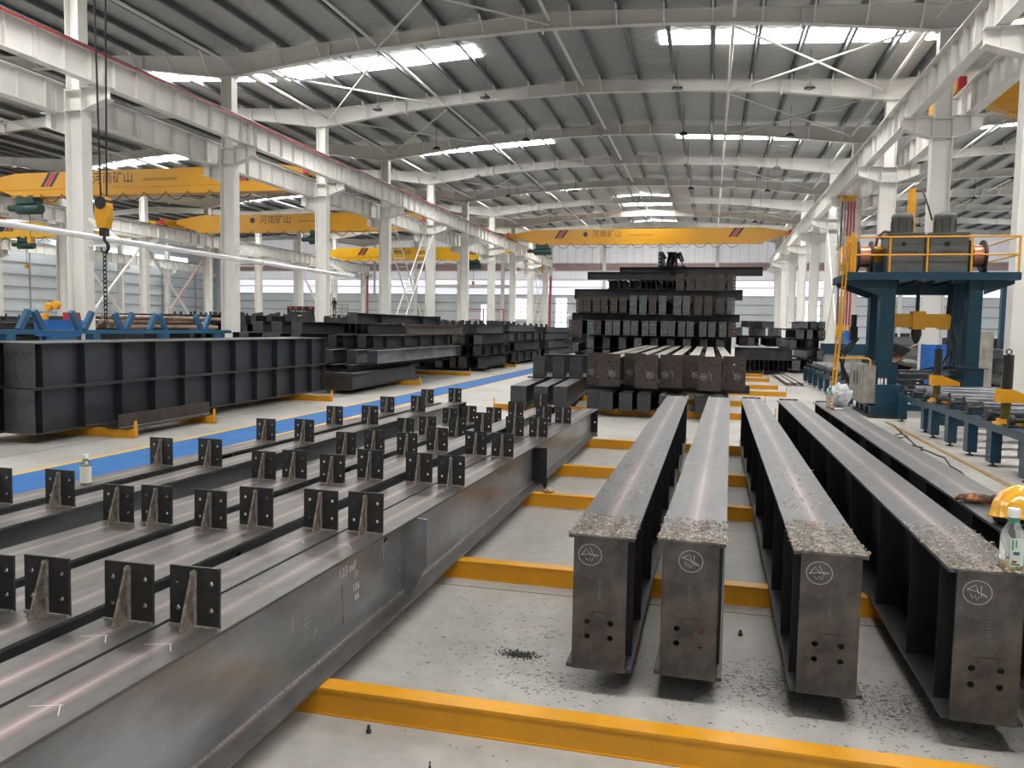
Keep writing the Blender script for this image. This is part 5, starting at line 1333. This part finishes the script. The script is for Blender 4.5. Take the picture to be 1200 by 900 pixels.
def guide_post(label, x, y, z):
    t = thing('guide_post', label, 'guide post', (x, y, z))
    MB().box(-.1, .22, -.12, .12, 0, .03).build('foot', YEL, t); MB().box(-.07, .09, -.09, .09, .03, .07).build('foot', YEL, t)
    MB().tube([(0, 0, .05), (0, 0, .42)], .055, 12).build('shaft', mat('olive_shaft', (.10, .085, .02), rough=.4, metal=.3), t)
    MB().prism([(-.1, .27), (-.1, .43), (.04, .43), (.3, .33), (.3, .27)], -.09, .09).build('arm', YEL, t)
    MB().tube([(0, 0, .43), (0, 0, .84)], .06, 12).build('cylinder', BLACK, t)
    MB().tube([(.03 * math.cos(a * PI / 5), 0, .875 + .03 * math.sin(a * PI / 5)) for a in range(11)], .008, 6).build('lifting_eye', BLACK, t)
    return t
guide_post('yellow based guide post with black cylinder on the near conveyor rail', 3.47, 10.62, .54)
guide_post('yellow based guide post at the end of the near conveyor rail by the machine', 3.5, 13.72, .54)
guide_post('yellow based guide post on the far rail of the near conveyor', 5.3, 13.2, .54)
# control box of the conveyor end
t = thing('conveyor_drive', 'blue drive housing standing at the near conveyor end', 'drive housing', (3.62, 10.1, 0))
MB().prism([(0, .15), (.0, .5), (.5, .5), (.5, .3), (.25, .08)], 0, .5, 'Y').build('housing', BLUE, t)
MB().box(.05, .45, .05, .45, 0, .15).build('plinth', STEELD, t)
# floor track and cables
tag(MB().box(3.14, 3.2, 7.5, 15.6, 0, .012).build('floor_track', mat('dirty_yellow', (.33, .22, .08), rough=.7, var=.3, scale=9)), 'worn yellow-brown track strip on the floor along the roller conveyor', 'track')
tag(MB().tube([(3.19, 15.17, .01), (3.03, 13.5, .01), (2.92, 12.3, .01), (2.98, 11.5, .01), (3.02, 11.3, .01), (2.90, 10.6, .01), (2.9, 10.15, .01), (2.8, 9.5, .01), (2.76, 9.0, .01), (2.6, 8.4, .01)], .011, 6).build('power_cable', BLACK), 'long black power cable snaking on the floor along the conveyor', 'cable')
tag(MB().tube([(2.97, 12.2, .012), (2.85, 12.45, .012), (2.77, 12.8, .012), (2.88, 13.5, .012), (3.05, 13.85, .012), (3.04, 13.4, .012), (2.9, 13.2, .012), (2.78, 13.5, .012)], .01, 6).build('power_cable', BLACK), 'loop of black cable on the floor beside the long cable', 'cable')
tag(MB().tube([(2.6, 12.2, .012), (2.75, 12.0, .012), (2.9, 11.9, .012)], .01, 6).build('power_cable', BLACK), 'short black cable end lying beside the cable loop', 'cable')

# right side background ---------------------------------------------------------------
t = thing('gas_cylinder', 'slim blue gas cylinder standing by the far conveyor', 'gas cylinder', (4.72, 31.0, 0))
MB().lathe([(.13, 0), (.13, 1.3), (.1, 1.42), (.05, 1.5), (.05, 1.6)], 14).build('body', BLUEV, t); MB().lathe([(.04, 1.6), (.04, 1.68)], 8).build('valve', GREYB, t)
t = thing('blue_locker', 'bright blue metal locker beside the white lattice brace', 'locker', (5.1, 32.3, 0))
MB().box(-.2, .2, 0, .4, 0, 1.7).build('body', BLUEB, t); MB().box(-.18, .18, -.015, 0, .1, 1.65).build('door', BLUEB, t)
t = thing('blue_cabinet', 'bright blue electrical cabinet behind the gantry machine', 'cabinet', (5.9, 22.5, 0))
MB().box(-.45, .45, 0, .6, .1, 1.35).build('body', BLUEB, t); MB().box(-.4, .4, -.02, 0, .15, 1.3).build('door', BLUEB, t); MB().box(-.45, .45, 0, .6, 0, .1).build('plinth', STEELD, t)
t = thing('cutting_machine', 'white and black machine head beside the gantry, on the bay edge', 'machine', (5.75, 13.6, 0))
MB().box(-.1, .9, 0, .8, 0, .75).build('body', GREYM, t); MB().lathe([(.22, 0), (.28, .1), (.28, .3), (.2, .4)], 14, (.1, .2, .95), 'Y').build('housing', WCAP, t)
for k in range(6): MB().tube([(.1 + .08 * k, .3, .75), (.12 + .08 * k, .25, 1.0 + .02 * (k % 3)), (.2 + .08 * k, .2, 1.12)], .02, 6).build('hose', BLACK, t)
t = thing('yellow_box', 'small yellow junction box beside the white machine head', 'box', (6.9, 14.0, 0))
MB().box(-.12, .12, 0, .2, .9, 1.35).build('box', YEL, t); MB().box(-.03, .03, .05, .11, 0, .9).build('stand', STEELD, t)
t = thing('tool_locker', 'tall pale grey locker against the column behind the gantry machine', 'locker', (6.15, 20.6, 0))
MB().box(-.25, .25, 0, .5, 0, 1.7).build('body', GREYB, t); MB().box(-.22, .22, -.015, 0, .1, 1.65).build('door', GREYB, t)
pile('dark beam, %s layer of right bay stack behind machine', (8.2, 14), 24, 7, (.4, .4, .35), 'right bay stack behind the machine', 41, step=.5, plates=.8)
pile('dark beam in the %s layer of the far right bay stack', (9, 20), 38, 8, (.5, .5, .45), 'far right bay stack', 42, step=.7, mass='courses of dark beams far back in the right bay')
t = thing('plate_heap', 'leaning grey offcut plates heaped behind the gantry machine', 'plates', (6.3, 28.6, 0))
q = random.Random(12)
for k in range(8):
    MB().obox((q.uniform(-.5, .6), q.uniform(0, 1), .45 + .12 * k), (.5, .9, .02), Matrix.Rotation(q.uniform(-.6, .6), 3, 'Y') @ Matrix.Rotation(q.uniform(-.4, .4), 3, 'X')).build('offcut_plate', PLATEG if k % 3 else ORUST, t)
MB().box(-.8, .9, -.2, 1.2, 0, .4).build('pallet', STEELD, t)
t = thing('blue_portal_frame', 'blue steel beam frame standing far back in the right bay', 'frame', (10.5, 33, 0))
for x in (0, 3): MB().box(x - .1, x + .1, -.1, .1, 0, 3.5).build('post', BLUE, t)
MB().box(-.2, 3.2, -.1, .1, 3.5, 3.75).build('beam', BLUE, t)
t = thing('power_unit', 'grey topped blue power unit between ladder and riser pipes', 'machine', (4.2, 28.6, 0))
MB().box(-.4, 1.3, 0, .8, 0, .9).build('body', GREYB, t); MB().box(-.45, 1.35, -.05, .85, .9, 1.25).build('top', BLUE, t)
